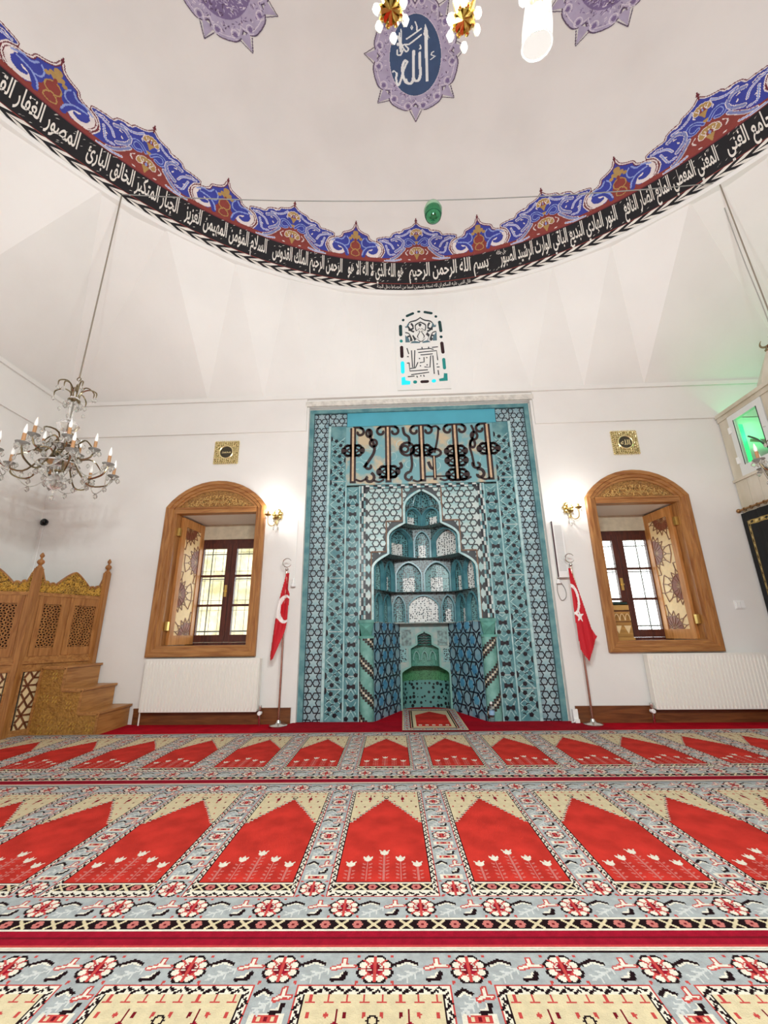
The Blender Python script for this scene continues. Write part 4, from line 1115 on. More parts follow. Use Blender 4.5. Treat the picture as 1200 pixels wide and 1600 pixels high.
for s_ in (-1, 1):
    MB().box(X(s_ * .305) - .045, X(s_ * .305) + .045, YBK - .006, YBK, .62, .80).build('patch_tile', lat_t, back)
    MB().box(X(s_ * .255) - .07, X(s_ * .255) + .07, YBK - .006, YBK, .84, 1.06).build('patch_tile', mat('patch_tile_b', '#86a9a4', .4, col2='#4f5f5f', scale=26), back)
# side slivers either side of the niche below the capitals
MB().box(X(-.78), X(-.67), MY + .02, MY + .05, 0, 1.16).box(X(.67), X(.78), MY + .02, MY + .05, 0, 1.16).builds('niche_side', turq, mih)
MB().box(MX[0], X(-1.60), MY - .03, MY + .05, 0, 4.22).box(X(1.60), MX[1], MY - .03, MY + .05, 0, 4.22).box(MX[0], MX[1], MY - .03, MY + .05, 4.21, 4.235).builds('plaster_edge', rough_plaster, mih)
MB().box(MX[0] - .05, MX[1] + .05, YW - .03, YW + .02, 4.222, 4.30).build('rough_lintel', rough_plaster, mih)
MB().box(MX[0] - .3, MX[1] + .3, 6.5, 6.7, -.1, 4.6).box(MX[0] - .4, MX[0] - .2, 6.2, 6.6, -.1, 4.6).box(MX[1] + .2, MX[1] + .4, 6.2, 6.6, -.1, 4.6).box(MX[0] - .3, MX[1] + .3, 6.2, 6.6, 4.5, 4.7).build('light_stop_behind_mihrab', plaster, kind='structure')  # unseen shell added to keep daylight from leaking in behind the niche

# ================================================================ WINDOWS
walnut = wood('dark_walnut', '#5b2617', '#38140d')
cream_in = mat('cream_inlay', '#f0d3a0', .5, noise=.08, scale=25); brown_in = mat('brown_inlay', '#864630', .45, noise=.2, scale=30)
gilt_oak = mat('carved_oak', '#a97a3c', .45, col2='#7c5524', scale=60, bump=.8, bscale=70)
carve_hi = mat('carved_oak_light', '#c9a05e', .4)
brass = mat('brass', '#c9a860', .28, metal=1.0); silver = mat('silver_metal', '#cfcfcb', .22, metal=1.0)
def pane_mat(name, tint, rough, mixf):
    m = bpy.data.materials.new(name); m.use_nodes = True; N = m.node_tree.nodes; L = m.node_tree.links
    N.remove(N['Principled BSDF']); t = N.new('ShaderNodeBsdfTransparent'); g = N.new('ShaderNodeBsdfGlossy'); mx = N.new('ShaderNodeMixShader')
    t.inputs['Color'].default_value = tint; g.inputs['Roughness'].default_value = rough; mx.inputs['Fac'].default_value = mixf
    L.new(t.outputs[0], mx.inputs[1]); L.new(g.outputs[0], mx.inputs[2]); L.new(mx.outputs[0], N['Material Output'].inputs['Surface']); return m
pane_m = pane_mat('window_glass', (.93, .95, .93, 1), .05, .06)
lead = mat('lead_line', '#8d8f8a', .5)
cream_stone = mat('cream_lintel', '#c9bda4', .85, noise=.15, scale=12)
def win_path(X0, X1, z0, zs, zt, d, n=14):
    hw = (X1 - X0) / 2; rise = zt - zs; R = (hw * hw + rise * rise) / (2 * rise); cz = zt - R; xm = (X0 + X1) / 2
    hwd = hw - d; Rd = R - d; z_s = cz + math.sqrt(max(1e-6, Rd * Rd - hwd * hwd)); th = math.asin(hwd / Rd)
    pts = [(X0 + d, z0 + d), (X0 + d, z_s)]
    pts += [(xm + Rd * math.sin(-th + 2 * th * k / n), cz + Rd * math.cos(-th + 2 * th * k / n)) for k in range(1, n)]
    return pts + [(X1 - d, z_s), (X1 - d, z0 + d)]
def window(num, X0, X1, zt, side, label):
    z0, zs = .76, 2.715; w = bpy.data.objects.new('window_%d' % num, None); COL.objects.link(w); w.location = ((X0 + X1) / 2, YW, z0); INV[w.name] = Matrix.Translation((-w.location.x, -YW, -z0)); w['kind'] = 'structure'
    prof = [(0, YW + .0), (0, YW - .045), (.012, YW - .055), (.055, YW - .055), (.062, YW - .040), (.10, YW - .036), (.106, YW - .02), (.135, YW - .018), (.135, YW + .09)]
    paths = [win_path(X0, X1, z0, zs, zt, d) for d, _ in prof]; n = len(paths[0])
    def seg(i0, i1, name, m):
        b = MB()
        for k in range(len(prof) - 1):
            for i in range(i0, i1):
                a, c = paths[k], paths[k + 1]; j = (i + 1) % n
                b.add([(a[i][0], prof[k][1], a[i][1]), (a[j][0], prof[k][1], a[j][1]), (c[j][0], prof[k + 1][1], c[j][1]), (c[i][0], prof[k + 1][1], c[i][1])], [(0, 1, 2, 3)])
        b.build(name, m, w)
    seg(0, 1, 'jamb', oak); seg(1, n - 2, 'arched_head', oak_h); seg(n - 2, n - 1, 'jamb', oak); seg(n - 1, n, 'sill', oak_h)
    # transom and carved tympanum
    xi0, xi1 = X0 + .13, X1 - .13
    MB().box(xi0, xi1, YW - .03, YW + .08, 2.625, 2.70).box(xi0, xi1, YW - .04, YW, 2.685, 2.705).build('transom', oak_h, w)
    tp = [p for p in win_path(X0, X1, z0, zs, zt, .125) if p[1] > 2.70]
    ty = MB().prism([(xi0 + .02, 2.70)] + tp[0:] + [(xi1 - .02, 2.70)], YW + .03, YW - .006).build('tympanum', gilt_oak, w)
    cv = MB(); rn = random.Random(num)
    xm = (X0 + X1) / 2
    for k in range(26):
        u = -.9 + 1.8 * (k + .5) / 26; x = xm + u * .44; top = 2.70 + (zt - .17 - 2.70) * (1 - u * u) ; h = max(.03, top - 2.72)
        if k % 3 == 0: cv.ribbon([(x, 2.73), (x + .005, 2.73 + h * .8)], .011, YW - .006, YW - .014)
        cv.ribbon([(x + .028 * math.cos(t + k), 2.72 + h * (.3 + .2 * (k % 3)) + .022 * math.sin(t + k)) for t in np.linspace(0, 4.6, 8)], .009, YW - .006, YW - .014)
    for zq in (2.775, 2.83): cv.ribbon([(xm - .25, zq), (xm - .05, zq + .004), (xm + .22, zq)], .009, YW - .006, YW - .014)
    cv.build('carving', carve_hi, ty)
    # casement deep in the wall
    o0, o1 = X0 + .135, X1 - .135; YC_ = 5.98; zc1 = 2.40; zc0 = .88
    MB().box(o0 - .01, o1 + .01, YC_ - .06, YC_ + .15, zc1, 2.64).build('stone_lintel', cream_stone, w)
    MB().box(o0, o0 + .055, YC_ - .03, YC_ + .05, zc0, zc1).box(o1 - .055, o1, YC_ - .03, YC_ + .05, zc0, zc1).box(o0 + .055, o1 - .055, YC_ - .03, YC_ + .05, zc1 - .055, zc1).box(o0 + .055, o1 - .055, YC_ - .03, YC_ + .05, zc0, zc0 + .04).build('casement_frame', walnut, w)
    for s_ in (-1, 1):
        a0, a1 = (o0 + .057, xm - .003) if s_ < 0 else (xm + .003, o1 - .057); st = .075
        za, zb_ = zc0 + .042, zc1 - .057
        lf = MB().box(a0, a0 + st, YC_ - .045, YC_ + .01, za, zb_).box(a1 - st, a1, YC_ - .045, YC_ + .01, za, zb_)
        bars = [za, za + .10, None]; hpane = (zb_ - .08 - za - .10 - 2 * .03) / 3; rows = []
        lf.box(a0 + st, a1 - st, YC_ - .045, YC_ + .01, za, za + .10).box(a0 + st, a1 - st, YC_ - .045, YC_ + .01, zb_ - .08, zb_)
        z = za + .10
        for k in range(3):
            rows.append((z, z + hpane)); z += hpane
            if k < 2: lf.box(a0 + st, a1 - st, YC_ - .04, YC_ + .01, z, z + .03); z += .03
        leaf = lf.build('casement_leaf', walnut, w)
        for q, r in rows:
            MB().box(a0 + st, a1 - st, YC_ - .018, YC_ - .012, q, r).build('pane', pane_m, leaf)
            ld = MB(); x0_, x1_ = a0 + st, a1 - st; dx = x1_ - x0_; dz = r - q
            for pth in ([(x0_ + .15 * dx, q), (x0_ + .15 * dx, r)], [(x0_ + .85 * dx, q), (x0_ + .85 * dx, r)], [(x0_, q + .14 * dz), (x1_, q + .14 * dz)], [(x0_, q + .86 * dz), (x1_, q + .86 * dz)], [(x0_ + .5 * dx, q), (x0_ + .5 * dx, r)]): ld.ribbon(pth, .006, YC_ - .018, YC_ - .021)
            ld.build('leading', lead, leaf)
        if s_ < 0 and side < 0 or s_ < 0 and side > 0: MB().box(a1 - .055, a1 - .02, YC_ - .055, YC_ - .045, 1.55, 1.72).box(a1 - .05, a1 - .025, YC_ - .085, YC_ - .055, 1.62, 1.64).build('latch', brass, leaf)
    # iron bars outside
    gb = MB()
    for k in range(3): x = o0 + (k + .5) * (o1 - o0) / 3; gb.tube([(x, YC_ + .14, zc0), (x, YC_ + .14, zc1)], .009, 5)
    for k in range(4): z = zc0 + (k + .5) * (zc1 - zc0) / 4; gb.tube([(o0, YC_ + .14, z), (o1, YC_ + .14, z)], .009, 5)
    gb.build('iron_grille', mat('grey_iron', '#6f7472', .6), w)
    lx = o0 if side < 0 else o1
    MB().box(min(lx, lx - side * .02), max(lx, lx - side * .02), YW - .015, YW + .17, zc0 + .005, 2.63).build('reveal_lining', oak, w)
    # folded-back lattice shutter
    hx = o0 + .045 if side < 0 else o1 - .045; hy = YW + .10
    d = Vector((-side * .10, .99, 0)).normalized(); nrm = Vector((-side * .99, -.10, 0)).normalized()   # nrm faces into the opening
    W_ = .54; H0, H1 = .90, 2.605; M = Matrix(((d.x, -nrm.x, 0, hx), (d.y, -nrm.y, 0, hy), (0, 0, 1, 0), (0, 0, 0, 1)))
    sh = bpy.data.objects.new('shutter', MB(M).box(.0, .085, -.02, .02, H0, H1).box(W_ - .085, W_, -.02, .02, H0, H1).box(.085, W_ - .085, -.02, .02, H0, H0 + .12).box(.085, W_ - .085, -.02, .02, H1 - .12, H1).mesh('shutter', wood('shutter_oak', '#c98d52', '#a5692f'))); COL.objects.link(sh); deco(sh, w)
    fw, fh = W_ - .17, H1 - H0 - .24; fx, fz = .085, H0 + .12
    MB(M).box(fx, fx + fw, -.006, .006, fz, fz + fh).build('inlay_panel', cream_in, sh)
    dk = MB(M); lt = MB(M)
    flip = (lambda u: u) if side < 0 else (lambda u: u)
    cents = [(fw * 1.0, fh * .70), (0, fh * .36), (fw * .28, fh * 1.0), (fw * .75, 0.0)]
    def seg2(p, q):
        c = clip_seg(p, q, fw, fh)
        if c: lt.bar((fx + c[0][0], -.006, fz + c[0][1]), (fx + c[1][0], -.006, fz + c[1][1]), .009, .007, (0, -1, 0))
    def near(p): return sorted(range(4), key=lambda i: (cents[i][0] - p[0]) ** 2 + (cents[i][1] - p[1]) ** 2)
    for ci, (cx, cz) in enumerate(cents):
        ng = 16
        pt = lambda r_, a_: (cx + r_ * math.cos(a_), cz + r_ * math.sin(a_))
        for k in range(ng):
            a = 2 * PI * k / ng; a2 = 2 * PI * (k + 1) / ng; am = (a + a2) / 2
            q = [pt(.055, am), pt(.16, a), pt(.175, am), pt(.16, a2)]
            c = clip(q, 0, fw, 0, fh)
            if len(c) >= 3: dk.prism([(fx + p[0], fz + p[1]) for p in c], -.006, -.009)
            own = lambda p: near(p)[0] == ci
            for p, q in ((pt(.0, a), pt(.165, a)), (pt(.165, a), pt(.235, am)), (pt(.235, am), pt(.165, a2)), (pt(.165, a), pt(.165, a2)), (pt(.235, am), pt(.32, am)), (pt(.32, am), pt(.32, a2 + (a2 - am))), (pt(.32, am), pt(.42, am + .1))):
                if own(p) and own(q) or math.hypot(q[0] - cx, q[1] - cz) < .2: seg2(p, q)
    dk.build('dark_inlay', brown_in, sh, kind='stuff'); lt.build('lattice_bar', wood('lattice_oak', '#8f5a38', '#6c3f26'), sh, kind='stuff')
    hg = MB()
    for z in (H0 + .18, H1 - .28): hg.box(hx - .02, hx + .02, hy - .075, hy - .03, z, z + .11)
    hg.builds('hinge', brass, sh)
    return w
def clip_seg(p, q, w, h):
    t0, t1 = 0.0, 1.0; dx, dz = q[0] - p[0], q[1] - p[1]
    for a, b_ in ((-dx, p[0]), (dx, w - p[0]), (-dz, p[1]), (dz, h - p[1])):
        if abs(a) < 1e-9:
            if b_ < 0: return None
            continue
        r = b_ / a
        if a < 0: t0 = max(t0, r)
        else: t1 = min(t1, r)
    if t0 >= t1: return None
    return ((p[0] + t0 * dx, p[1] + t0 * dz), (p[0] + t1 * dx, p[1] + t1 * dz))
window(1, -3.21, -1.82, 3.086, -1, '')
window(2, 2.465, 3.80, 3.082, 1, '')
# courtyard outside
MB().box(-14, 14, 6.7, 24, -.4, -.2).build('ground_outside', mat('courtyard_paving', '#c9bfa8', .9, noise=.2, scale=3), kind='structure')
stone_w = mat('courtyard_stone', '#dacdae', .9, col2='#a39a72', scale=3.2, bump=.6, bscale=6)
MB().box(-9.0, -2.2, 8.6, 9.0, -.2, 3.2).build('courtyard_wall', stone_w, label='sunlit rough stone courtyard wall seen through the left window panes', cat='wall')
# ---- books on a small carved stand on the right sill
st_w = wood('book_stand_wood', '#b98a48', '#8f6428', axis='X')
bs = thing('book_stand', 'small carved wooden book stand on the sill of the right window', 'book stand', (2.78, 5.62, .88))
MB().box(2.63, 2.93, 5.53, 5.70, .881, .925).build('base', st_w, bs)
for z0, z1 in ((.925, 1.115), (1.12, 1.245)): MB().box(2.645, 2.92, 5.54, 5.69, z0, z1).build('tray', st_w, bs)
MB().box(2.64, 2.925, 5.535, 5.695, 1.115, 1.122).box(2.64, 2.925, 5.535, 5.695, 1.245, 1.255).build('shelf_edge', walnut, bs, kind='stuff')
cvb = MB()
for k in range(4): cvb.ribbon(arc(2.68 + k * .068, 1.135, .03, 0, PI, 8, .08), .008, 5.541, 5.536)
for k in range(2): cvb.prism([(2.70 + k * .12, 1.07), (2.79 + k * .12, 1.07), (2.745 + k * .12, .97)], 5.541, 5.536)
cvb.build('carving', cream_in, bs, kind='stuff')
for i, (z, h, c, nm) in enumerate(((1.256, .075, '#c59a55', 'tan thick book lying on the carved stand in the right window'), (1.332, .035, '#1f3a30', 'dark green thin book on top of the tan book in the right window'))):
    t = thing('book', nm, 'book', (2.78, 5.62, z), 'books on the window stand', .12 * i)
    x0, x1, y0, y1 = 2.63 + .01 * i, 2.92 - .01 * i, 5.54, 5.70
    MB().box(x0, x1, y0, y1, z, z + .006).box(x0, x1, y0, y1, z + h - .006, z + h).box(x0, x1, y0, y0 + .006, z, z + h).build('cover', mat('book_cover_%d' % i, c, .5, noise=.1), t)
    MB().box(x0 + .004, x1 - .004, y0 + .006, y1 - .005, z + .006, z + h - .006).build('pages', mat('book_pages', '#e9e2cf', .8), t)

# ================================================================ RADIATORS
enamel = mat('white_enamel', '#ece9e0', .35); chrome = mat('chrome', '#d9d9d6', .15, metal=1.0); plastic = mat('white_plastic', '#efefec', .4)
def radiator(x0, x1, side, label):
    t = thing('radiator', label, 'radiator', ((x0 + x1) / 2, YW - .07, .15), 'panel radiators under the windows')
    z0, z1 = .15, .735; ya, yb = YW - .115, YW - .03
    b = MB(); n = int((x1 - x0) / .04); pts = []
    for k in range(n):
        xa = x0 + (x1 - x0) * k / n; w = (x1 - x0) / n
        pts += [(xa, ya + .006), (xa + w * .22, ya + .006), (xa + w * .36, ya - .006), (xa + w * .78, ya - .006), (xa + w * .94, ya + .006)]
    pts.append((x1, ya + .006))
    zl = [z0, z0 + .02, z0 + .035, z1 - .055, z1 - .04, z1]
    for j in range(5):
        fl = [0, .4, 1, 1, .4, 0]
        for i in range(len(pts) - 1):
            q = []
            for (k, jj) in ((i, j), (i + 1, j), (i + 1, j + 1), (i, j + 1)):
                y = pts[k][1]; y = ya + .0 + (y - ya) * fl[jj]; q.append((pts[k][0], y, zl[jj]))
            b.add(q, [(0, 1, 2, 3)])
    b.box(x0, x1, ya + .012, ya + .03, z0, z1); b.build('front_panel', enamel, t)
    MB().box(x0, x1, yb - .02, yb, z0, z1).build('back_panel', enamel, t)
    for xs_ in (x0 - .006, x1): MB().box(xs_, xs_ + .006, ya + .002, yb, z0 + .005, z1 + .004).build('side_cover', enamel, t)
    g = MB().box(x0, x1, ya + .004, ya + .012, z1, z1 + .01).box(x0, x1, yb - .01, yb, z1, z1 + .01)
    k = x0
    while k < x1: g.box(k, min(k + .008, x1), ya + .012, yb - .01, z1 + .002, z1 + .008); k += .03
    g.build('top_grille', enamel, t)
    vx = x1 + .035 if side > 0 else x0 - .035
    v = MB().tube([(vx - side * .03, YW - .07, z0 + .03), (vx, YW - .07, z0 + .03)], .013, 8).tube([(vx, YW - .07, z0 + .05), (vx, YW - .07, .002)], .013, 8).lathe([(.02, -.03), (.024, 0), (.02, .035)], 10, (vx, YW - .07, z0 + .03))
    v.build('valve', chrome, t, smooth=True)
    MB().lathe([(.024, -.05), (.026, -.02), (.022, .0)], 10, (vx, YW - .10, z0 - .02), axis=(0, -1, 0)).build('thermostat_head', plastic, t, smooth=True)
    ox = x0 - .012 if side > 0 else x1 + .012
    MB().tube([(ox, YW - .07, z0 + .02), (ox, YW - .07, .002)], .009, 6).build('pipe', enamel, t)
    MB().box(x0 + .15, x0 + .19, yb, YW, z0 + .1, z1 - .1).box(x1 - .19, x1 - .15, yb, YW, z0 + .1, z1 - .1).builds('wall_bracket', enamel, t)
radiator(-3.137, -1.735, 1, 'white ribbed panel radiator beneath the left window')
radiator(2.85, 4.19, -1, 'white ribbed panel radiator beneath the right window')
# ================================================================ FLAGS
flag_red = mat('flag_red', '#c20d20', .7, noise=.06, scale=12); flag_white = mat('flag_white', '#f1ece8', .7)
def flag(x, y, top, s_, label, cloth):
    t = thing('flag', label, 'flag', (x, y, .012), 'flags on stands beside the mihrab')
    MB().lathe([(.105, .0), (.105, .008), (.09, .018), (.05, .026), (.03, .034), (.02, .06)], 24, (x, y, .0125)).build('base', silver, t, smooth=True)
    MB().tube([(x, y, .06), (x, y, top)], .0125, 10).build('pole', mat('pole_copper_chrome', '#c9a79a', .2, metal=1.0), t, smooth=True)
    MB().ball((x, y, top + .02), .022, 10, 6).build('knob', silver, t, smooth=True)
    R = .055; cz = top + .105
    MB().tube([(x + R * math.cos(a), y, cz + R * math.sin(a)) for a in np.linspace(.62, 2 * PI - .62, 22)] if False else [(x + s_ * -1 * R * math.cos(a) * -1, y, cz + R * math.sin(a)) for a in np.linspace(.5, 2 * PI - .5, 22)], [.003 + .005 * math.sin(PI * k / 21) for k in range(22)], 6).tube([(x, y, top + .035), (x, y, cz - R)], .004, 6).build('crescent_finial', silver, t, smooth=True)
    # cord
    MB().tube(bez([(x - .004, y - .014, top - .02), (x + .03, y - .02, top - .25), (x + .028, y - .02, top - .55), (x + .01, y - .018, top - .62)], 5), .004, 5).build('cord', mat('gold_cord', '#d8cfae', .6), t)
    rw, rh, fn, draw = cloth
    r = Ras(0, rw, 0, rh, .0065); draw(r)
    me = r.mesh('cloth', [flag_red, flag_white], fn, run=4)
    raw('cloth', me, t)
FY = 5.13
# left flag: the crescent lies wrapped sideways near its right edge
def drawL(r):
    r.poly([(.20, .93), (.235, .93), (.235, .75), (.265, .70), (.262, .40), (.235, .30), (.17, .16), (.10, .02), (.06, .0), (.045, .05), (.06, .25), (.09, .50), (.135, .75), (.175, .93)], 0)
    I = r.I.copy(); r.ell(.205, .535, .115, .155, 1); r.ell(.225, .535, .085, .122, 0); r.I[I < 0] = -1
    r.line([(.07, .47), (.11, .45)], .03, 1, on=0); r.line([(.09, .45), (.10, .50)], .02, 1, on=0)
xl = -1.445
def fnL(u, v):
    x = xl - .135 + u * .80; fold = .035 * np.sin(u * 34 + v * 3) + .02 * np.sin(u * 61 - v * 5)
    return np.stack([x - .02 + .10 * (v - .5) * .4, FY - .03 + fold * .55 - .02 * (1 - v), .715 + v * 1.12], 1)
flag(xl, FY, 1.785, 1, 'red crescent flag hanging on its stand left of the mihrab, star hidden in folds', (.28, .96, fnL, drawL))
def drawR(r):
    r.poly([(.035, .95), (.06, .95), (.10, .80), (.16, .55), (.215, .32), (.26, .24), (.215, .16), (.16, .07), (.12, .0), (.08, .05), (.045, .12), (.035, .4), (.03, .7)], 0)
    I = r.I.copy(); r.ell(.035, .62, .085, .16, 1); r.ell(.015, .615, .075, .135, 0); r.I[I < 0] = -1
    st = []
    for k in range(10):
        a = PI / 2 + k * PI / 5; q = .062 if k % 2 == 0 else .025; st.append((.087 + q * .85 * math.cos(a), .445 + q * 1.1 * math.sin(a)))
    r.poly(st, 1, on=0)
xr = 2.095
def fnR(u, v):
    x = xr - .085 + u * .98; fold = .03 * np.sin(u * 30 + 1 + v * 2) + .018 * np.sin(u * 55 + v * 4)
    return np.stack([x, FY - .03 + fold * .5 - .02 * (1 - v), .675 + v * 1.13], 1)
flag(xr, FY, 1.775, 1, 'red flag with white star and crescent on its stand right of the mihrab', (.28, .97, fnR, drawR))
# ================================================================ WALL FITTINGS
def plaque(xc, zc, label, word):
    t = thing('gilt_plaque', label, 'plaque', (xc, YW - .02, zc - .17), 'square gilt wall plaques')
    gold = mat('carved_gilt', '#d8c582', .35, metal=.55, col2='#6b5a2c', scale=70, bump=1.0, bscale=60); gold2 = mat('polished_gilt', '#ead9a2', .3, metal=.6)
    MB().box(xc - .165, xc + .165, YW - .018, YW, zc - .165, zc + .165).build('board', gold, t)
    rn = random.Random(int(xc * 10)); cv = MB()
    for i in range(10):
        for j in range(10):
            if 2 <= i <= 7 and 2 <= j <= 7: continue
            x, z = xc - .155 + .31 * (i + .5) / 10, zc - .155 + .31 * (j + .5) / 10; a = rn.uniform(0, 6)
            cv.tube([(x + .018 * math.cos(a + t_), YW - .022, z + .018 * math.sin(a + t_)) for t_ in np.linspace(0, 4, 6)], .0065, 5)
    for k in range(12):
        for sx, sz in ((-1, 0), (1, 0), (0, 1), (0, -1)):
            o = -.16 + .32 * k / 11; cv.ball((xc + (sx * .172 if sx else o), YW - .014, zc + (sz * .172 if sz else o)), .012, 6, 4)
    cv.build('leaf_carving', gold2, t, kind='stuff')
    MB().tube([(xc + .098 * math.cos(a), YW - .024, zc + .098 * math.sin(a)) for a in np.linspace(0, 2 * PI, 28)], .011, 6, caps=False).build('rim', gold2, t, smooth=True)
    MB().prism(arc(xc, zc, .095, 0, 2 * PI, 26)[:-1], YW - .016, YW - .021).build('disc', mat('dark_disc', '#3a3322', .4), t)
    v, f = text_geo(word, .02); v = (v - (v.min(0) + v.max(0)) / 2); v = v / (v.max(0) - v.min(0)).max() * .13
    MB().add([(xc + p[0], YW - .023, zc + p[1]) for p in v], f).build('lettering', gold2, t)
plaque(-2.46, 3.53, 'square gilt plaque with dark round centre above the left window', 'محمد')
plaque(3.135, 3.50, 'square gilt plaque with dark round centre above the right window', 'الله')
def sconce(xc, zc, sg, label):
    t = thing('wall_sconce', label, 'wall lamp', (xc, YW, zc - .1), 'crystal wall sconces flanking the mihrab')
    gb = mat('sconce_brass', '#b9a36a', .3, metal=1.0)
    fl = MB()
    for k in range(7):
        a = k * 2 * PI / 7 + .3; fl.ball((xc + .05 * math.cos(a), YW - .03, zc + .05 + .06 * math.sin(a)), .028, 8, 5)
    fl.ball((xc, YW - .035, zc + .05), .032, 8, 5); fl.build('back_flower', gb, t, smooth=True)
    arms = MB(); cups = MB(); bulbs = []; drops = MB()
    for k, (dx, dy, dz) in enumerate(((-sg * .105, -.10, .03), (sg * .03, -.15, -.035))):
        p = [(xc, YW - .02, zc + .02), (xc + dx * .4, YW + dy * .5, zc - .10), (xc + dx * .9, YW + dy * .95, zc - .09), (xc + dx, YW + dy, zc + dz)]
        arms.tube(bez(p, 5), .007, 6); c = (xc + dx, YW + dy, zc + dz)
        cups.lathe([(.008, -.02), (.038, .0), (.045, .012), (.016, .014), (.014, .06)], 12, c); bulbs.append((c[0], c[1], c[2] + .085))
        for j in range(5): a = j * 2 * PI / 5; drops.ball((c[0] + .04 * math.cos(a), c[1] + .04 * math.sin(a), c[2] - .035), .010, 6, 4, sz=1.8)
    for j in range(3): drops.ball((xc + .03 * (j - 1), YW - .07, zc - .15 - .03 * (j % 2)), .012, 6, 4, sz=1.8)
    arms.build('arms', gb, t, smooth=True); cups.build('candle_cups', gb, t, smooth=True); drops.build('crystal_drops', CRYSTAL, t, smooth=True, kind='stuff')
    for c in bulbs:
        MB().lathe([(.008, -.03), (.014, -.01), (.015, .01), (.009, .032), (.002, .05)], 10, c).build('bulb', BULB, t, smooth=True)
        lamp('sconce_light', (c[0], c[1] - .005, c[2] + .01), SCONCE_W, .02, (1, .98, .95), t)
CRYSTAL = mat('crystal', '#f4f3ee', .05, trans=.85, spec=.6); BULB = mat('lit_bulb', '#fff6e6', .4, emit=14.0, ecol='#fff3dc')
sconce(-1.655, 2.52, 1, 'lit brass and crystal wall sconce left of the mihrab')
sconce(2.225, 2.52, -1, 'lit brass and crystal wall sconce right of the mihrab')
# white louvred column loudspeaker on the wall
ls = thing('column_speaker', 'white slim column loudspeaker on the wall right of the mihrab', 'speaker', (2.03, YW - .06, 1.66))
MB().box(1.965, 2.095, YW - .09, YW, 1.655, 2.385).build('housing', plastic, ls)
MB().box(1.962, 1.967, YW - .095, YW - .06, 1.66, 2.38).build('maroon_edge', mat('maroon_edge', '#4a1422', .5), ls)
g = MB()
for k in range(36): g.box(1.985, 2.075, YW - .094, YW - .09, 1.735 + k * .0165, 1.743 + k * .0165)
g.build('grille', mat('grille_grey', '#cfcfcc', .5), ls, kind='stuff')
tcab = thing('speaker_cable', 'thin grey cable looping below the white column speaker', 'cable', (1.98, YW - .01, 1.3))
MB().tube(bez([(1.985, YW - .012, 1.66), (1.965, YW - .012, 1.60), (1.955, YW - .012, 1.48), (1.99, YW - .012, 1.38), (2.05, YW - .012, 1.42), (2.05, YW - .012, 1.52), (1.99, YW - .012, 1.63)], 6), .0045, 5).build('wire', mat('grey_wire', '#8a8782', .6), tcab)
MB().lathe([(.012, 0), (.028, -.03), (.032, -.055), (.006, -.06)], 10, (1.975, YW - .03, 1.64)).build('plug', plastic, tcab)
# bell-shaped detector on the left
bl = thing('pull_switch', 'small white bell-shaped pull switch on the wall left of the mihrab', 'switch', (-1.39, YW - .03, 1.60))
MB().lathe([(.008, .11), (.016, .10), (.02, .05), (.034, .01), (.03, .0)], 12, (-1.39, YW - .035, 1.60)).build('bell', plastic, bl, smooth=True)
MB().tube([(-1.385, YW - .006, 1.70), (-1.38, YW - .006, 2.5)], .004, 5).build('conduit', plastic, bl)
sw = thing('light_switch', 'square white double light switch on the wall right of the right window', 'switch', (4.12, YW - .01, 1.25))
MB().box(4.065, 4.175, YW - .012, YW, 1.245, 1.345).build('plate', plastic, sw)
for k in range(2): MB().box(4.075 + k * .047, 4.118 + k * .047, YW - .019, YW - .012, 1.258, 1.332).build('rocker', plastic, sw)
cc = thing('dome_camera', 'small black dome camera with a thin wire on the left wall corner', 'camera', (-4.965, YW - .05, 2.53))
MB().lathe([(.045, 0), (.05, .02), (.05, .03)], 14, (-4.93, YW - .001, 2.55), axis=(0, -1, 0)).build('housing', mat('black_plastic', '#15161a', .35), cc, smooth=True)
MB().ball((-4.93, YW - .035, 2.55), .036, 12, 6).build('lens_dome', mat('black_glass', '#0b0b0d', .05), cc, smooth=True)
MB().tube([(-4.94, YW - .006, 2.52), (-4.95, YW - .006, 1.2)], .005, 5).build('wire', plastic, cc)
# socket with plugs low on the right, water bottle
so = thing('cable_box', 'small white cable box on the skirting just right of the mihrab', 'socket', (1.955, YW - .06, .005))
MB().box(1.93, 1.985, YW - .06, YW - .03, .03, .15).box(1.935, 1.985, YW - .09, YW - .03, .005, .05).build('case', plastic, so)
MB().tube(bez([(1.94, YW - .06, .05), (1.92, YW - .10, .03), (1.90, YW - .07, .016)], 5), .008, 5).build('cable', plastic, so)
wb = thing('water_bottle', 'small clear plastic water bottle standing right of the niche', 'bottle', (1.02, 5.30, .0125))
clear = pane_mat('clear_plastic', (.86, .93, .97, 1), .08, .16)
MB().lathe([(.029, 0), (.032, .01), (.032, .045), (.029, .055), (.032, .065), (.032, .125), (.028, .145), (.013, .175), (.013, .19)], 14, (1.02, 5.30, .0125)).build('body', clear, wb, smooth=True)
MB().lathe([(.0325, .075), (.0325, .12)], 14, (1.02, 5.30, .0125), caps=False).build('label_band', mat('bottle_label', '#8fb9d8', .5), wb)
MB().lathe([(.015, .0), (.015, .022), (.013, .024)], 12, (1.02, 5.30, .2025)).build('cap', plastic, wb)

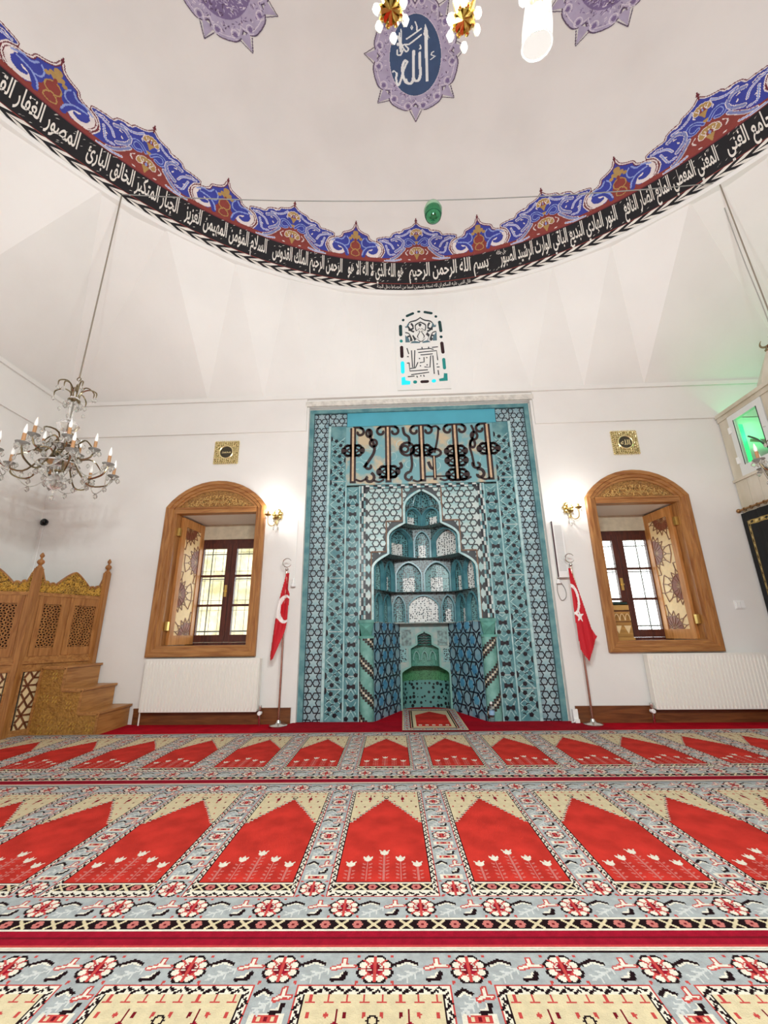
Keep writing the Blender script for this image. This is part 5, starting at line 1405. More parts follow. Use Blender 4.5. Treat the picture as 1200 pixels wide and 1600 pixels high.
# ================================================================ WOODEN PREACHING CHAIR (left)
poak = wood('pulpit_oak', '#b07a42', '#8a5728'); poak_h = wood('pulpit_oak_horizontal', '#b58046', '#8d5a2a', axis='X')
gilt = mat('gilded_carving', '#c79a3e', .35, metal=.35, col2='#5a3d14', scale=55, bump=1.0, bscale=55); dark_in = mat('dark_star_and_shade', '#2b1a16', .9)
poak_y = wood('pulpit_oak_deep', '#b9854a', '#96622f', axis='Y')
kp = thing('preaching_chair', 'raised oak preaching chair with lattice panels, finials and steps in the left corner', 'pulpit', (-4.3, 4.9, 0))
F_, R_, E_ = (-4.175, 4.549), (-3.87, 5.28), (-4.92, 4.23); G_ = (-4.98, 5.28)
def girih(M, x0, x1, z0, z1, parent, a, bw, y, th, m=None, rad=False):
    lt = MB(M); w, h = x1 - x0, z1 - z0
    for kd, cx, cz in star_hex(a, 0, w, 0, h, w / 2, h / 2):
        if kd != 'star': continue
        p = star_pts(a, 1.0)
        for k in range(12):
            q = [((cx + p[k][0], cz + p[k][1]), (cx + p[(k + 1) % 12][0], cz + p[(k + 1) % 12][1]))]
            if rad or k % 2 == 1: q.append(((cx, cz), (cx + p[k][0] * .98, cz + p[k][1] * .98)))
            if k % 2 == 1: q.append(((cx + p[k][0], cz + p[k][1]), (cx + p[k][0] * 2, cz + p[k][1] * 2)))
            for s_, e_ in q:
                c = clip_seg(s_, e_, w, h)
                if c: lt.bar((x0 + c[0][0], y, z0 + c[0][1]), (x0 + c[1][0], y, z0 + c[1][1]), bw, th, (0, -1, 0))
    return lt.build('lattice', m or poak, parent, kind='stuff')
def facet(A, B, name, upper, lower):
    M, Lh = frame_of(A, B)
    # structural frame
    zf, zr = .755, 1.50
    b = MB(M).box(0, Lh, 0, .05, 0, .07).box(0, Lh, 0, .05, zf - .10, zf - .02).box(0, .07, 0, .05, .07, zf - .10).box(Lh - .07, Lh, 0, .05, .07, zf - .10); bt = b.build(name, poak_h, kp)
    MB(M).box(-.01, Lh + .01, -.022, .06, zf - .02, zf + .015).build('floor_moulding', poak_h, bt)
    MB(M).box(-.01, Lh + .01, -.014, .06, zr - .025, zr + .012).build('hand_rail', poak_h, bt)
    MB(M).box(0, Lh, .0, .045, zf + .015, zf + .06).build('bottom_rail', poak_h, bt)
    for x0, x1 in upper:
        p = MB(M).box(x0, x0 + .055, -.008, .04, zf + .06, zr - .025).box(x1 - .055, x1, -.008, .04, zf + .06, zr - .025).box(x0 + .055, x1 - .055, -.008, .04, zf + .06, zf + .15).box(x0 + .055, x1 - .055, -.008, .04, zr - .115, zr - .025)
        pn = p.build('lattice_panel', poak, bt)
        girih(M, x0 + .055, x1 - .055, zf + .15, zr - .115, pn, .115, .011, .012, .014)
        MB(M).box(x0 + .05, x1 - .05, .034, .04, zf + .14, zr - .105).build('shade_backing', dark_in, pn)  # added dark sheet paints in the shade inside the chair
    xs_ = [0] + [v for p in upper for v in p] + [Lh]
    fl = MB(M)
    for i in range(0, len(xs_), 2):
        if xs_[i + 1] - xs_[i] > .002: fl.box(xs_[i], xs_[i + 1], .002, .045, zf + .06, zr - .025)
    fl.builds('stile', poak, bt)
    for x0, x1 in lower:
        pn = MB(M).box(x0, x1, .02, .04, .07, zf - .10).build('star_panel', cream_in, bt)
        MB(M).prism(arc((x0 + x1) / 2, .36, .085, 0, 2 * PI, 12)[:-1], .02, .016).build('dark_star', dark_in, pn)
        girih(M, x0, x1, .07, zf - .10, pn, .30, .015, .02, .016, m=wood('star_panel_bars', '#7a4524', '#5a2f15'))
    return M, Lh, bt
M1, L1, f1 = facet(F_, R_, 'side_facet', [(.07, .36), (.40, .755)], [(.10, .70)])
M0, L0, f0 = facet(E_, F_, 'front_facet', [(.10, .74)], [(.10, .72)])
hg = MB(M1)
for z in (.90, 1.34): hg.tube([(.765, -.012, z - .045), (.765, -.012, z + .045)], .009, 8)
hg.builds('hinge', brass, f1, smooth=True)
MB().add([(F_[0] + .03, F_[1] + .06, .70), (R_[0] - .05, R_[1] - .02, .70), (G_[0], G_[1] - .02, .70), (E_[0] + .03, E_[1] + .06, .70), (F_[0] + .03, F_[1] + .06, .73), (R_[0] - .05, R_[1] - .02, .73), (G_[0], G_[1] - .02, .73), (E_[0] + .03, E_[1] + .06, .73)], [(3, 2, 1, 0), (4, 5, 6, 7), (0, 1, 5, 4), (1, 2, 6, 5), (2, 3, 7, 6), (3, 0, 4, 7)]).build('platform', poak_h, kp)
# posts with turned finials
for (x, y), dz in ((F_, 0), (R_, .04), (E_, .02)):
    y_ = y - (.03 if (x, y) == R_ else 0); b = MB()
    po = MB().box(x - .032, x + .032, y_ - .032, y_ + .032, 0.0, 1.78 + dz).build('post', poak, kp)
    MB().lathe([(.034, 0), (.036, .012), (.022, .025), (.016, .04), (.034, .06), (.038, .075), (.030, .095), (.012, .108), (.010, .122), (.022, .14), (.024, .152), (.014, .172), (.004, .185)], 14, (x, y_, 1.78 + dz)).build('finial', poak, po, smooth=True)
# gilded crests above the rails
def crest(M, Lh, parent):
    n = 60; pts = [(.035, 1.512)]
    for k in range(n + 1):
        u = k / n; x = .035 + (Lh - .07) * u; d = abs(u - .5) * 2
        if d < .52: z = .10 + .17 * (1 - (d / .52) ** 1.3)
        elif d < .72: z = .085 + .035 * math.sin((d - .52) / .2 * PI)
        elif d < .86: z = .085 + .05 * math.sin((d - .72) / .14 * PI)
        else: z = .10 + .16 * ((d - .86) / .14) ** .8
        pts.append((x, 1.512 + z))
    pts.append((Lh - .035, 1.512))
    b = MB(M)
    for i in range(1, len(pts) - 2):
        a, c = pts[i], pts[i + 1]; b.hexa([(a[0], .028, 1.512), (c[0], .028, 1.512), (c[0], .028, c[1]), (a[0], .028, a[1])], [(a[0], .0, 1.512), (c[0], .0, 1.512), (c[0], .0, c[1]), (a[0], .0, a[1])])
    o = b.build('gilded_crest', gilt, parent)
    cv = MB(M); rn = random.Random(8)
    for k in range(150):
        i = rn.randrange(2, len(pts) - 2); x, zt_ = pts[i]; z = rn.uniform(1.53, max(1.54, zt_ - .02)); t = rn.uniform(0, 6)
        cv.tube([(x + .016 * math.cos(t + s_), -.004, z + .016 * math.sin(t + s_)) for s_ in np.linspace(0, 3.6, 5)], .0045, 4)
    cv.build('leaf_relief', mat('bright_gilt', '#d9b45c', .3, metal=.6), o, kind='stuff')
    MB(M).ribbon(pts[1:-1], .014, .03, -.006).build('crest_edge', poak, o)
crest(M1, L1, f1); crest(M0, L0, f0)
# flight of three steps
YS = 4.735; XS = [-3.31, -3.535, -3.765, -4.0]
for k in range(3):
    z = .235 * (k + 1)
    MB().box(XS[k + 1], XS[k], YS + .02, YW - .02, 0.0 if k == 0 else .235 * k, z - .022).build('riser', poak_y, kp)
    MB().box(XS[k + 1] - .0, XS[k] + .022, YS - .012, YW - .015, z - .022, z).build('tread', poak_y, kp)
side = [(XS[3] - .06, 0), (XS[0], 0), (XS[0], .213), (XS[1], .213), (XS[1], .448), (XS[2], .448), (XS[2], .683), (XS[3] - .04, .683)]
b = MB()
for x0, x1, z1 in ((XS[1], XS[0], .213), (XS[2], XS[1], .448), (XS[3] - .05, XS[2], .683)): b.box(x0, x1, YS, YS + .02, 0, z1)
sd = b.build('stringer', mat('carved_stringer', '#a87a35', .4, col2='#8a5e24', scale=40, bump=.7, bscale=45), kp)
b = MB(); 
for p, q in zip(side, side[1:] + side[:1]): b.bar((p[0], YS, p[1]), (q[0], YS, q[1]), .026, .008)
b.build('stringer_moulding', poak_h, sd)
b = MB()
for x, z in ((-3.88, .60), (-3.93, .37), (-3.83, .36), (-3.92, .17), (-3.84, .16), (-3.66, .30), (-3.70, .10), (-3.58, .09), (-3.93, .05), (-3.82, .05), (-3.40, .08)):
    for dx in (-.018, .018): b.ribbon([(x + dx - .004, z - .035), (x + dx + .008, z - .01)], .009, YS, YS - .006); b.ribbon([(x + dx - .008, z + .01), (x + dx + .004, z + .035)], .009, YS, YS - .006)
b.build('gilt_marks', mat('bright_gilt', '#d9b45c'), sd, kind='stuff')

# ================================================================ CHANDELIERS
glassy = mat('chandelier_glass', '#f2f1ea', .06, trans=.8, spec=.7); tan_sleeve = mat('tan_candle_sleeve', '#b98a5e', .6); old_brass = mat('aged_silver_brass', '#94876b', .25, metal=1.0)
white_bulb = mat('white_candle_bulb', '#fbfaf5', .3, emit=.08, ecol='#fffaf0')
drop_me = MB().lathe([(.001, -.052), (.014, -.036), (.017, -.022), (.008, -.006), (.0015, .0)], 7).mesh('pendant', glassy)
flat_me = MB().lathe([(.001, -.062), (.022, -.042), (.024, -.026), (.010, -.006), (.0015, .0)], 6).mesh('pendant', glassy)
def crystal_chandelier(cx, cy, label, rope_from):
    Z = 3.56
    t = thing('crystal_chandelier', label, 'chandelier', (cx, cy, 2.28), 'crystal chandeliers hung from the dome rim')
    MB().tube([rope_from, (cx, cy, Z + .02)], .0075, 6).build('rope', mat('hanging_rope', '#8b8274', .8), t)
    MB().tube([(cx + .02 * math.cos(a), cy, Z + .0 + .02 * math.sin(a)) for a in np.linspace(0, 2 * PI, 13)], .005, 5, caps=False).build('hook', old_brass, t)
    MB().lathe([(.006, 3.54), (.012, 3.5), (.008, 3.42), (.03, 3.36), (.05, 3.31), (.05, 3.30), (.02, 3.29), (.028, 3.22), (.018, 3.15), (.022, 3.10), (.075, 3.06), (.10, 3.02), (.075, 2.975), (.022, 2.95), (.036, 2.91), (.018, 2.88), (.03, 2.82), (.12, 2.80), (.13, 2.79), (.03, 2.77), (.022, 2.68), (.05, 2.64), (.16, 2.62), (.17, 2.605), (.04, 2.58), (.03, 2.50), (.07, 2.46), (.085, 2.42), (.05, 2.37), (.012, 2.35), (.014, 2.33), (.002, 2.28)], 18, (cx, cy, 0)).build('glass_stem', glassy, t, smooth=True)
    MB().lathe([(.012, 2.36), (.012, 3.5)], 8, (cx, cy, 0)).build('rod', old_brass, t)
    for (r, z0, z1) in ((.055, 3.29, 3.325), (.06, 2.70, 2.74), (.05, 2.52, 2.555)): MB().lathe([(r * .6, z0), (r, z0 + .01), (r, z1 - .01), (r * .5, z1)], 14, (cx, cy, 0)).build('collar', old_brass, t, smooth=True)
    def pend(x, y, z, big=False):
        o = raw('pendant', flat_me if big else drop_me, t); o.location = (x, y, z)
    # crown of curled plumes
    for k in range(8):
        a = k * PI / 4 + .2; c, s_ = math.cos(a), math.sin(a); R = .15 if k % 2 else .19; zt = 3.50 if k % 2 else 3.44
        pts = bez([(.03, 3.31), (.05, zt - .04), (R * .62, zt), (R, zt - .03), (R * 1.02, zt - .085)], 5)
        MB().tube([(cx + r * c, cy + r * s_, z) for r, z in pts], [.007] * (len(pts) - 4) + [.006, .005, .004, .003], 5).build('plume', old_brass, t, smooth=True)
        pend(cx + R * 1.02 * c, cy + R * 1.02 * s_, zt - .09); pend(cx + .07 * c, cy + .07 * s_, 3.28, k % 2 == 0)
        if k % 2: pend(cx + .10 * c, cy + .10 * s_, 3.20)
    tips = []
    for (n, R, zc, dip, off) in ((5, .25, 2.80, .10, .5), (8, .455, 2.60, .13, .1)):
        for k in range(n):
            a = off + 2 * PI * k / n; c, s_ = math.cos(a), math.sin(a)
            pts = bez([(.03, zc - .02), (R * .25, zc + .05), (R * .55, zc - dip), (R * .9, zc - dip * .75), (R, zc)], 5)
            arm = MB().tube([(cx + r * c, cy + r * s_, z) for r, z in pts], .0085, 6).build('arm', old_brass, t, smooth=True)
            x, y = cx + R * c, cy + R * s_
            MB().lathe([(.006, zc - .01), (.03, zc), (.052, zc + .016), (.054, zc + .022), (.02, zc + .012), (.006, zc + .01)], 12, (x, y, 0)).build('drip_dish', glassy, arm, smooth=True)
            MB().lathe([(.0145, zc + .012), (.0145, zc + .105)], 10, (x, y, 0)).build('candle_sleeve', tan_sleeve, arm, smooth=True)
            MB().lathe([(.009, zc + .105), (.015, zc + .125), (.014, zc + .145), (.006, zc + .185), (.001, zc + .20)], 9, (x, y, 0)).build('bulb', white_bulb, arm, smooth=True)
            for j in range(4):
                b_ = j * PI / 2 + a; pend(x + .046 * math.cos(b_), y + .046 * math.sin(b_), zc + .006, j == 0)
            pend(cx + R * .55 * c, cy + R * .55 * s_, zc - dip - .005, True)
            if n == 8: tips.append((a, R, zc))
    for k in range(8):
        (a, R, zc), (a2, _, _) = tips[k], tips[(k + 1) % 8]; a2 = a2 if a2 > a else a2 + 2 * PI
        g = []
        for j in range(13):
            u = j / 12; q = a + (a2 - a) * u; r = R * (1 - .13 * math.sin(PI * u)); g.append((cx + r * math.cos(q), cy + r * math.sin(q), zc - .01 - .15 * math.sin(PI * u)))
        MB().tube(g, .0055, 5).build('bead_garland', glassy, t)
        m = g[6]; pend(m[0], m[1], m[2], True)
        q = a + .4; MB().tube([(cx + .16 * math.cos(q), cy + .16 * math.sin(q), 2.60), (cx + .13 * math.cos(q), cy + .13 * math.sin(q), 2.50), (cx + .06 * math.cos(q), cy + .06 * math.sin(q), 2.44)], .005, 5).build('bead_garland', glassy, t)
        pend(cx + .15 * math.cos(q), cy + .15 * math.sin(q), 2.60); pend(cx + .075 * math.cos(q), cy + .075 * math.sin(q), 2.43, True); pend(cx + .12 * math.cos(q), cy + .12 * math.sin(q), 2.79)
    pend(cx, cy, 2.30, True)
    rn_ = random.Random(3)
    for k in range(14):
        a = k * 2 * PI / 14; c, s_ = math.cos(a), math.sin(a); z = 2.66 + .16 * (k % 2); R = .11 + .07 * (k % 3)
        MB().tube([(cx + (R * .4 + R * u) * c - .03 * math.sin(u * 7) * s_, cy + (R * .4 + R * u) * s_ + .03 * math.sin(u * 7) * c, z + .07 * math.sin(u * 3.4)) for u in np.linspace(0, 1, 9)], [.004, .007, .009, .009, .008, .007, .007, .006, .004], 5).build('leaf_scroll', old_brass, t, smooth=True)
        pend(cx + R * 1.4 * c, cy + R * 1.4 * s_, z - .01, k % 3 == 0); pend(cx + R * .9 * c, cy + R * .9 * s_, z + .03)
        pend(cx + (R + .05) * math.cos(a + .2), cy + (R + .05) * math.sin(a + .2), 2.56 - .04 * (k % 2))
    return t
RPL = (-3.28, 3.53, 6.14); RPR = (3.93, 3.77, 6.14)
crystal_chandelier(-3.27, 3.52, 'crystal chandelier with tan candles hanging at the left above the preaching chair', RPL)
crystal_chandelier(4.0, 3.74, 'crystal chandelier mostly beyond the right edge, one candle showing before the green door', RPR)
ch2 = bpy.data.objects['crystal_chandelier.001']
MB().tube(bez([(3.95, 3.79, 6.12), (4.06, 3.86, 6.16), (4.13, 3.90, 6.02), (4.16, 3.90, 5.2), (4.14, 3.86, 4.4), (3.93, 3.75, 3.62)], 6), .006, 5).build('power_cable', mat('grey_flex', '#a5a39d', .6), ch2)
ch2.rotation_euler = (0, 0, .3)
# cable stretched across the dome and the green glass globe on it
pts = [(-3.28 + 7.21 * u, 3.53 + .24 * u, 6.17 - .78 * u * (1 - u)) for u in np.linspace(0, 1, 41)]
MB().tube(pts, .0065, 5).build('stretched_cable', mat('grey_cable', '#8d8d88', .6), label='thin grey cable stretched across the dome from rim to rim', cat='cable')
bx, by, bz = .483, 3.66, 5.78
gl = thing('green_globe', 'green glass egg-shaped globe hanging below the dome from the cable', 'globe', (bx, by, bz - .14))
gg = mat('green_mirror_glass', '#3f8f62', .06, metal=.75, spec=.8)
MB().lathe([(.004, -.125), (.05, -.112), (.088, -.075), (.104, -.02), (.104, .02), (.100, .03)], 24, (bx, by, bz)).build('lower_bowl', gg, gl, smooth=True)
MB().lathe([(.106, .028), (.108, .045), (.090, .10), (.060, .135), (.02, .15), (.004, .152)], 24, (bx, by, bz)).build('upper_dome', mat('pale_green_glass', '#a9cfae', .12, trans=.35), gl, smooth=True)
MB().tube([(bx, by, bz + .15), (bx, by, bz + .215)], .004, 5).build('hook', old_brass, gl)
# ---- central chandelier over the camera
HX_, HY_, HZ = .195, .13, 2.80
ct = thing('central_chandelier', 'lit brass chandelier with crystal drops and white glass shades overhead at the top edge', 'chandelier', (HX_, HY_, 2.5))
gold_b = mat('bright_brass', '#c8a95a', .25, metal=1.0)
shade_m = bpy.data.materials.new('lit_glass_shade'); shade_m.use_nodes = True
def _sh():
    N = shade_m.node_tree.nodes; L = shade_m.node_tree.links; N.remove(N['Principled BSDF'])
    t_, e, mx = N.new('ShaderNodeBsdfTransparent'), N.new('ShaderNodeEmission'), N.new('ShaderNodeMixShader')
    e.inputs['Color'].default_value = (1, .97, .9, 1); e.inputs['Strength'].default_value = .85; mx.inputs['Fac'].default_value = .42
    L.new(t_.outputs[0], mx.inputs[1]); L.new(e.outputs[0], mx.inputs[2]); L.new(mx.outputs[0], N['Material Output'].inputs['Surface'])
_sh()
MB().tube([(HX_, HY_, HZ + .1), (HX_, HY_, 10.6)], .012, 6).build('chain', gold_b, ct)
MB().lathe([(.01, -.14), (.05, -.10), (.09, -.03), (.06, .04), (.10, .10), (.03, .2), (.02, .45)], 18, (HX_, HY_, HZ)).build('hub', gold_b, ct, smooth=True)
MB().tube([(HX_ + .40 * math.cos(a), HY_ + .40 * math.sin(a), HZ + .06) for a in np.linspace(0, 2 * PI, 41)], .012, 6, caps=False).build('ring', gold_b, ct, smooth=True)
rn = random.Random(6)
leaf_me = MB().lathe([(.001, -.05), (.009, -.036), (.012, -.02), (.006, -.004), (.001, 0)], 6).mesh('crystal_leaf', CRYSTAL)
bead_me = MB().ball((0, 0, -.014), .014, 8, 6).mesh('crystal_bead', CRYSTAL)
for k in range(18):
    a = math.radians(90 + 18 - 20 * k + 20 * 2); c, s_ = math.cos(a), math.sin(a); R = .60; odd = k % 6 == 4
    x, y = HX_ + R * c, HY_ + R * s_; z = 2.735 if odd else 2.70
    pts = bez([(.05, HZ), (.25, HZ + .10), (.45, HZ + .06), (R - .02, z + .05), (R, z)], 5)
    arm = MB().tube([(HX_ + r * c, HY_ + r * s_, q) for r, q in pts], .009, 6).build('arm', gold_b, ct, smooth=True)
    pet = MB()
    for j in range(8):
        b_ = 2 * PI * j / 8; pet.tube([(x, y, z - .01), (x + .024 * math.cos(b_), y + .024 * math.sin(b_), z - .02), (x + .040 * math.cos(b_), y + .040 * math.sin(b_), z + .004)], [.006, .010, .004], 5)
        pet.ball((x + .03 * math.cos(b_ + .3), y + .03 * math.sin(b_ + .3), z - .022), .008, 6, 4)
    pet.build('petal_cup', gold_b, arm, smooth=True)
    for j in range(6):
        b_ = 2 * PI * j / 6 + .4; o = raw('crystal_leaf' if not odd else 'crystal_bead', leaf_me if not odd else bead_me, arm); o.location = (x + .043 * math.cos(b_), y + .043 * math.sin(b_), z - .008 - .02 * (j % 2))
    if odd:     # hanging glass shade, tilted outwards
        ax = Vector((c * .45 - .22, s_ * .32, -1)).normalized(); o_ = Vector((x, y, z)) + Vector((c, s_, 0)) * .012
        MB().lathe([(.018, 0), (.026, .02), (.036, .06), (.041, .115), (.041, .165)], 20, o_, axis=ax, caps=False).build('glass_shade', shade_m, arm, smooth=True)
        q = o_ + ax * .165; e1 = ax.orthogonal().normalized(); e2 = ax.cross(e1)
        MB().tube([q + (e1 * math.cos(t_) + e2 * math.sin(t_)) * .041 for t_ in np.linspace(0, 2 * PI, 25)], .0022, 5, caps=False).build('shade_rim', CRYSTAL, arm, smooth=True)
        q = o_ + ax * .075; MB().ball(q, .021, 10, 7, sz=1.3).build('bulb', BULB, arm, smooth=True)
        lamp('chandelier_light', o_ + ax * .125, LAMP_W, .025, (.905, .98, .99), ct)
    else:
        MB().lathe([(.011, .0), (.016, .02), (.013, .045), (.003, .07)], 10, (x, y, z + .02)).build('bulb', BULB, arm, smooth=True)
        lamp('chandelier_light', (x, y, z + .10), LAMP_W, .025, (.905, .98, .99), ct)

# ================================================================ MARBLE MINBAR (right edge)
marble = mat('veined_marble', '#d9d2c2', .3, col2='#c2b8a2', scale=3.5, stretch=(1, 1, .35)); alu = mat('white_aluminium', '#dcdedb', .3)
XM = 4.45
mb = thing('minbar', 'tall veined marble minbar with a glazed green-lit compartment at the right edge', 'minbar', (4.9, 4.7, 0))
def yz(y0, y1, z0, z1, x0=XM, x1=XM + .07): return MB().box(x0, x1, y0, y1, z0, z1)
yz(5.13, 5.285, 2.895, 3.74).build('marble_slab', marble, mb)
yk = [5.285, 5.10, 4.93, 4.76, 4.59, 4.40]
for a, b_ in zip(yk[:-1], yk[1:]): yz(b_ + .004, a, 2.40, 2.86, XM + .0, XM + .07).build('marble_slab', marble, mb)
yz(4.3, 4.595, 2.895, 3.74).build('marble_slab', marble, mb)
yz(4.3, 5.285, 2.86, 2.895, XM - .025).build('sill_moulding', marble, mb)
yz(4.3, 5.285, 3.80, 3.85, XM - .04).build('cornice', marble, mb); yz(4.3, 5.285, 3.74, 3.80, XM - .018).build('frieze', marble, mb)
# glazed door
fr = MB().box(XM - .012, XM + .04, 5.045, 5.13, 2.90, 3.74).box(XM - .012, XM + .04, 4.60, 4.685, 2.90, 3.74).box(XM - .012, XM + .04, 4.685, 5.045, 2.90, 3.03).box(XM - .012, XM + .04, 4.685, 5.045, 3.66, 3.74)
dr = fr.build('glazed_door', alu, mb)
MB().box(XM + .01, XM + .016, 4.685, 5.045, 3.03, 3.66).build('pane', pane_m, dr)
MB().box(XM - .014, XM - .011, 4.68, 4.69, 3.03, 3.66).box(XM - .014, XM - .011, 5.04, 5.05, 3.03, 3.66).builds('gasket', mat('black_plastic', '#15161a'), dr)
for z in (3.07, 3.50): MB().box(XM - .026, XM - .012, 5.105, 5.145, z, z + .09).build('hinge', plastic, dr)
MB().lathe([(.008, 0), (.008, .02)], 8, (XM - .012, 4.64, 3.35), axis=(-1, 0, 0)).build('lock', chrome, dr)
# inside, lit green
MB().box(XM + .07, XM + 1.2, 5.24, 5.28, 2.5, 3.8).box(XM + .07, XM + 1.2, 4.3, 4.34, 2.5, 3.8).box(XM + 1.16, XM + 1.2, 4.34, 5.24, 2.5, 3.8).box(XM + .07, XM + 1.16, 4.34, 5.24, 2.5, 2.54).build('compartment', plaster, mb)
MB(Matrix.Translation((XM + .45, 4.9, 3.28)) @ Matrix.Rotation(.5, 4, 'X')).box(-.25, .3, -.25, .25, -.02, .02).build('slanted_board', mat('grey_board', '#8a8476', .6), mb)
MB().tube(bez([(XM + .12, 5.04, 3.42), (XM + .14, 4.94, 3.32), (XM + .16, 4.84, 3.16), (XM + .2, 4.72, 3.10)], 5), .012, 6).build('black_hose', mat('black_plastic', '#15161a'), mb)
MB().box(XM + .12, XM + .18, 5.14, 5.16, 2.9, 3.65).build('green_tube', mat('green_tube', '#28ff86', .4, emit=1.3, ecol='#12d060'), mb)
lamp('green_lamp', (XM + .35, 4.95, 3.55), 3.2, .05, (.10, 1, .36), mb)
# spire and crescent
sx_, sy_ = 4.62, 4.50
MB().lathe([(.20, 3.85), (.19, 3.92), (.05, 4.25), (.02, 4.32)], 8, (sx_, sy_, 0)).build('spire', marble, mb)
MB().lathe([(.02, 4.30), (.035, 4.33), (.018, 4.355), (.012, 4.38)], 10, (sx_, sy_, 0)).tube([(sx_ - .062 * math.cos(a) * .3, sy_ + .062 * math.cos(a), 4.44 - .062 * math.sin(a)) for a in np.linspace(-.9 , PI + .9, 18)], [.004 + .011 * math.sin(PI * k / 17) for k in range(18)], 6).build('crescent_finial', old_brass, mb, smooth=True)
# lower body behind the curtain
MB().box(XM + .08, XM + 1.2, 4.3, 5.285, 0, 2.40).build('body', marble, mb)
# curtain on its rod
cu = thing('door_curtain', 'black curtain with gold embroidered border hanging on a rod from the minbar', 'curtain', (XM - .05, 4.8, .02))
rod = MB().tube([(XM - .06, 5.27, 2.475), (XM - .06, 4.3, 2.475)], .014, 8).ball((XM - .06, 5.275, 2.475), .028, 8, 5)
rod.build('rod', mat('antique_brass', '#a8835a', .3, metal=1.0), cu, smooth=True)
for k in range(9): MB().tube([(XM - .06 + .022 * math.cos(a), 5.18 - k * .1, 2.47 + .022 * math.sin(a)) for a in np.linspace(0, 2 * PI, 11)], .005, 5, caps=False).build('curtain_ring', mat('antique_brass', '#a8835a'), cu)
r = Ras(0, .95, 0, 2.40, .011); r.rect(0, 2, -1, 3, 0)
r.rect(.055, .105, .06, 2.29, 1); r.rect(.055, .9, 2.24, 2.29, 1)
k = 0
while k * .05 < 2.2: r.ell(.08, .08 + k * .05, .013, .018, 0 if k % 2 else 2, .5); k += 1
k = 0
while k * .05 < .8: r.ell(.09 + k * .05, 2.265, .018, .013, 0 if k % 2 else 2, .5); k += 1
for z in (1.9, 1.2, .5): r.ell(.5, z, .10, .16, 1); r.ell(.5, z, .08, .135, 0); r.ell(.5, z, .03, .06, 2)
blkc = mat('black_velvet', '#0c0f10', .8, noise=.3, scale=20); gldc = mat('gold_embroidery', '#b59a55', .45, metal=.4, noise=.3, scale=60)
fnc = lambda u, v: np.stack([XM - .055 + .022 * np.sin(u * 38) * (.4 + .6 * (1 - v / 2.4)), 5.262 - u, .03 + v], 1)
raw('cloth', r.mesh('cloth', [blkc, gldc, mat('pale_gold', '#d8c68a', .4, metal=.3)], fnc, run=3), cu)

# ================================================================ STAINED PLASTER WINDOW ABOVE THE MIHRAB
sg = thing('stained_glass_window', 'small arched plaster window with coloured glass high above the mihrab', 'window', (.40, 5.25, 4.5))
TM = Matrix.Translation((0, 5.272, 4.5)) @ Matrix.Rotation(math.atan(.085 / 1.73), 4, 'X')
cv_ = lambda x, y: (.055 + (x - 340) / 420 * .70, 1.285 - (y - 905) / 615 * 1.265)
wpl = mat('window_plaster', '#e6e5e0', .8, bump=.1, bscale=30)
g_dk = mat('dark_teal_glass', '#0f3a3c', .1); g_mr = mat('dark_maroon_glass', '#2a0f16', .1); g_cy = mat('cyan_glow_glass', '#18b9c9', .15, emit=.45, ecol='#18c3d6'); g_te = mat('teal_glow_glass', '#1f7d78', .12, emit=.10, ecol='#1f9d93'); g_gb = mat('grey_blue_glass', '#56747f', .15); g_bk = mat('shadow_gap', '#35393d', .6)  # cyan and teal glow stands in for daylight coming through the glass
ol = [cv_(*p) for p in bez([(318, 1560), (310, 1300), (308, 1080), (330, 980), (390, 905), (470, 872), (535, 862), (600, 872), (680, 905), (745, 980), (765, 1080), (775, 1300), (790, 1560)], 5)]
MB(TM).prism(ol, .03, -.012).build('plaster_panel', wpl, sg)
def cap(x0, y0, x1, y1, w, m):
    p, q = cv_(x0, y0), cv_(x1, y1); d = Vector((q[0] - p[0], q[1] - p[1])); a = math.atan2(d.y, d.x); r = w / 2 * .70 / 420
    pts = [(q[0] + r * math.cos(a + t), q[1] + r * math.sin(a + t)) for t in np.linspace(-PI / 2, PI / 2, 7)] + [(p[0] + r * math.cos(a + t), p[1] + r * math.sin(a + t)) for t in np.linspace(PI / 2, 1.5 * PI, 7)]
    MB(TM).prism(pts, -.012, -.016).build('glass_piece', m, sg)
for a in ((357, 1032, 357, 1105, 30, g_dk), (360, 1158, 361, 1160, 28, g_te), (362, 1212, 363, 1288, 30, g_mr), (366, 1342, 367, 1415, 34, g_cy), (716, 1010, 724, 1085, 28, g_dk), (722, 1136, 724, 1137, 26, g_dk), (726, 1190, 732, 1265, 30, g_mr), (735, 1325, 738, 1395, 28, g_te),
          (383, 980, 384, 979, 24, g_dk), (420, 945, 475, 925, 24, g_dk), (525, 912, 535, 912, 20, g_dk), (585, 918, 645, 930, 24, g_dk), (684, 960, 686, 961, 24, g_dk), (470, 1500, 476, 1500, 30, g_te), (532, 1500, 582, 1499, 26, g_mr), (634, 1497, 642, 1496, 32, g_cy)): cap(*a)
for pts, m in (([(353, 1460), (385, 1455), (390, 1485), (432, 1492), (428, 1518), (353, 1520)], g_cy), ([(760, 1440), (730, 1438), (725, 1475), (684, 1482), (688, 1500), (760, 1498)], g_te)): MB(TM).prism([cv_(*p) for p in pts], -.012, -.016).build('glass_piece', m, sg)
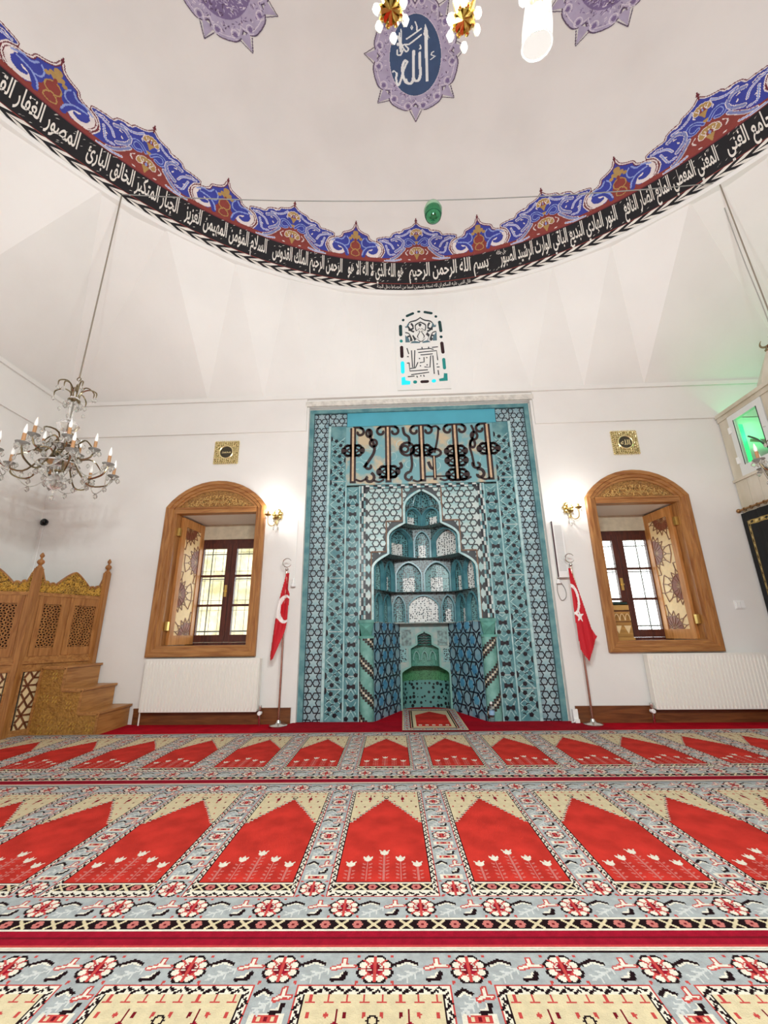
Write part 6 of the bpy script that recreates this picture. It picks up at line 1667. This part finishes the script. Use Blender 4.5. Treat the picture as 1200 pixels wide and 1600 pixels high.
for pts, m in (([(398, 1172), (398, 1110), (430, 1140), (440, 1172)], g_gb), ([(440, 1180), (470, 1160), (530, 1172), (530, 1182)], g_gb), ([(550, 1182), (555, 1170), (600, 1160), (625, 1176)], g_gb), ([(645, 1165), (650, 1130), (684, 1090), (684, 1165)], g_gb), ([(640, 1050), (650, 1010), (684, 1030), (680, 1050)], g_gb), ([(398, 1040), (430, 1005), (440, 1020), (410, 1050)], g_gb),
               ([(470, 1110), (500, 1150), (475, 1160), (455, 1130)], g_bk), ([(585, 1110), (600, 1090), (650, 1150), (640, 1160)], g_bk), ([(520, 1025), (535, 1012), (552, 1025), (535, 1045)], g_bk)): MB(TM).prism([cv_(*p) for p in pts], -.012, -.0145).build('glass_piece', m, sg)
ar = MB(TM); gp = MB(TM)
def st(b, pts, w, y0=-.012, y1=-.020, n=5): b.ribbon(bez([cv_(*p) for p in pts], n), w, y0, y1)
for s_ in (-1, 1):
    m_ = lambda p: [(540 + s_ * (x - 540), y) for x, y in p]
    for p in ([(540, 960), (500, 985), (440, 1000), (410, 1040)], [(540, 1000), (490, 1030), (500, 1080), (535, 1060)], [(420, 1030), (450, 1070), (480, 1085)], [(400, 1085), (440, 1100), (480, 1170)], [(540, 1170), (505, 1130), (530, 1080)], [(455, 1010), (475, 1050), (430, 1070)], [(410, 1130), (445, 1120), (450, 1165)]): st(gp, m_(p), .030, -.012, -.0135)
    for p in ([(540, 955), (500, 978), (440, 993), (405, 1035)], [(540, 995), (485, 1025), (495, 1085), (535, 1065)], [(540, 1165), (500, 1130), (525, 1085)], [(395, 1080), (440, 1095), (475, 1165)]): st(ar, m_(p), .016)
for p in ([(410, 1220), (425, 1270)], [(450, 1240), (455, 1380), (470, 1385), (480, 1240)], [(500, 1235), (620, 1230), (650, 1240)], [(510, 1260), (675, 1250), (682, 1330)], [(640, 1275), (560, 1280), (530, 1280)], [(505, 1340), (480, 1385), (430, 1390)], [(425, 1340), (430, 1410), (590, 1405)], [(440, 1440), (600, 1425)], [(560, 1380), (610, 1385), (620, 1290), (640, 1290), (645, 1440)], [(520, 1345), (560, 1340), (560, 1300)], [(680, 1410), (684, 1450)], [(670, 1385), (695, 1385)], [(410, 1455), (470, 1452)], [(545, 1215), (548, 1232)], [(605, 1215), (606, 1230)], [(635, 1222), (690, 1218)], [(550, 1445), (555, 1460)], [(490, 1450), (495, 1465)], [(408, 1290), (425, 1292)], [(405, 1345), (425, 1343)]):
    gp.ribbon([cv_(*q) for q in p], .016, -.012, -.0135)
for x, y in ((520, 1310), (585, 1305), (525, 1370), (585, 1365), (675, 1360), (525, 1452)): q = cv_(x, y); gp.prism(arc(q[0], q[1], .012, 0, 2 * PI, 6)[:-1], -.012, -.0135)
gp.build('dark_gaps', g_bk, sg, kind='stuff'); ar.build('plaster_tracery', wpl, sg, kind='stuff')  # dark ribbons laid on the plaster give the gaps a recessed look
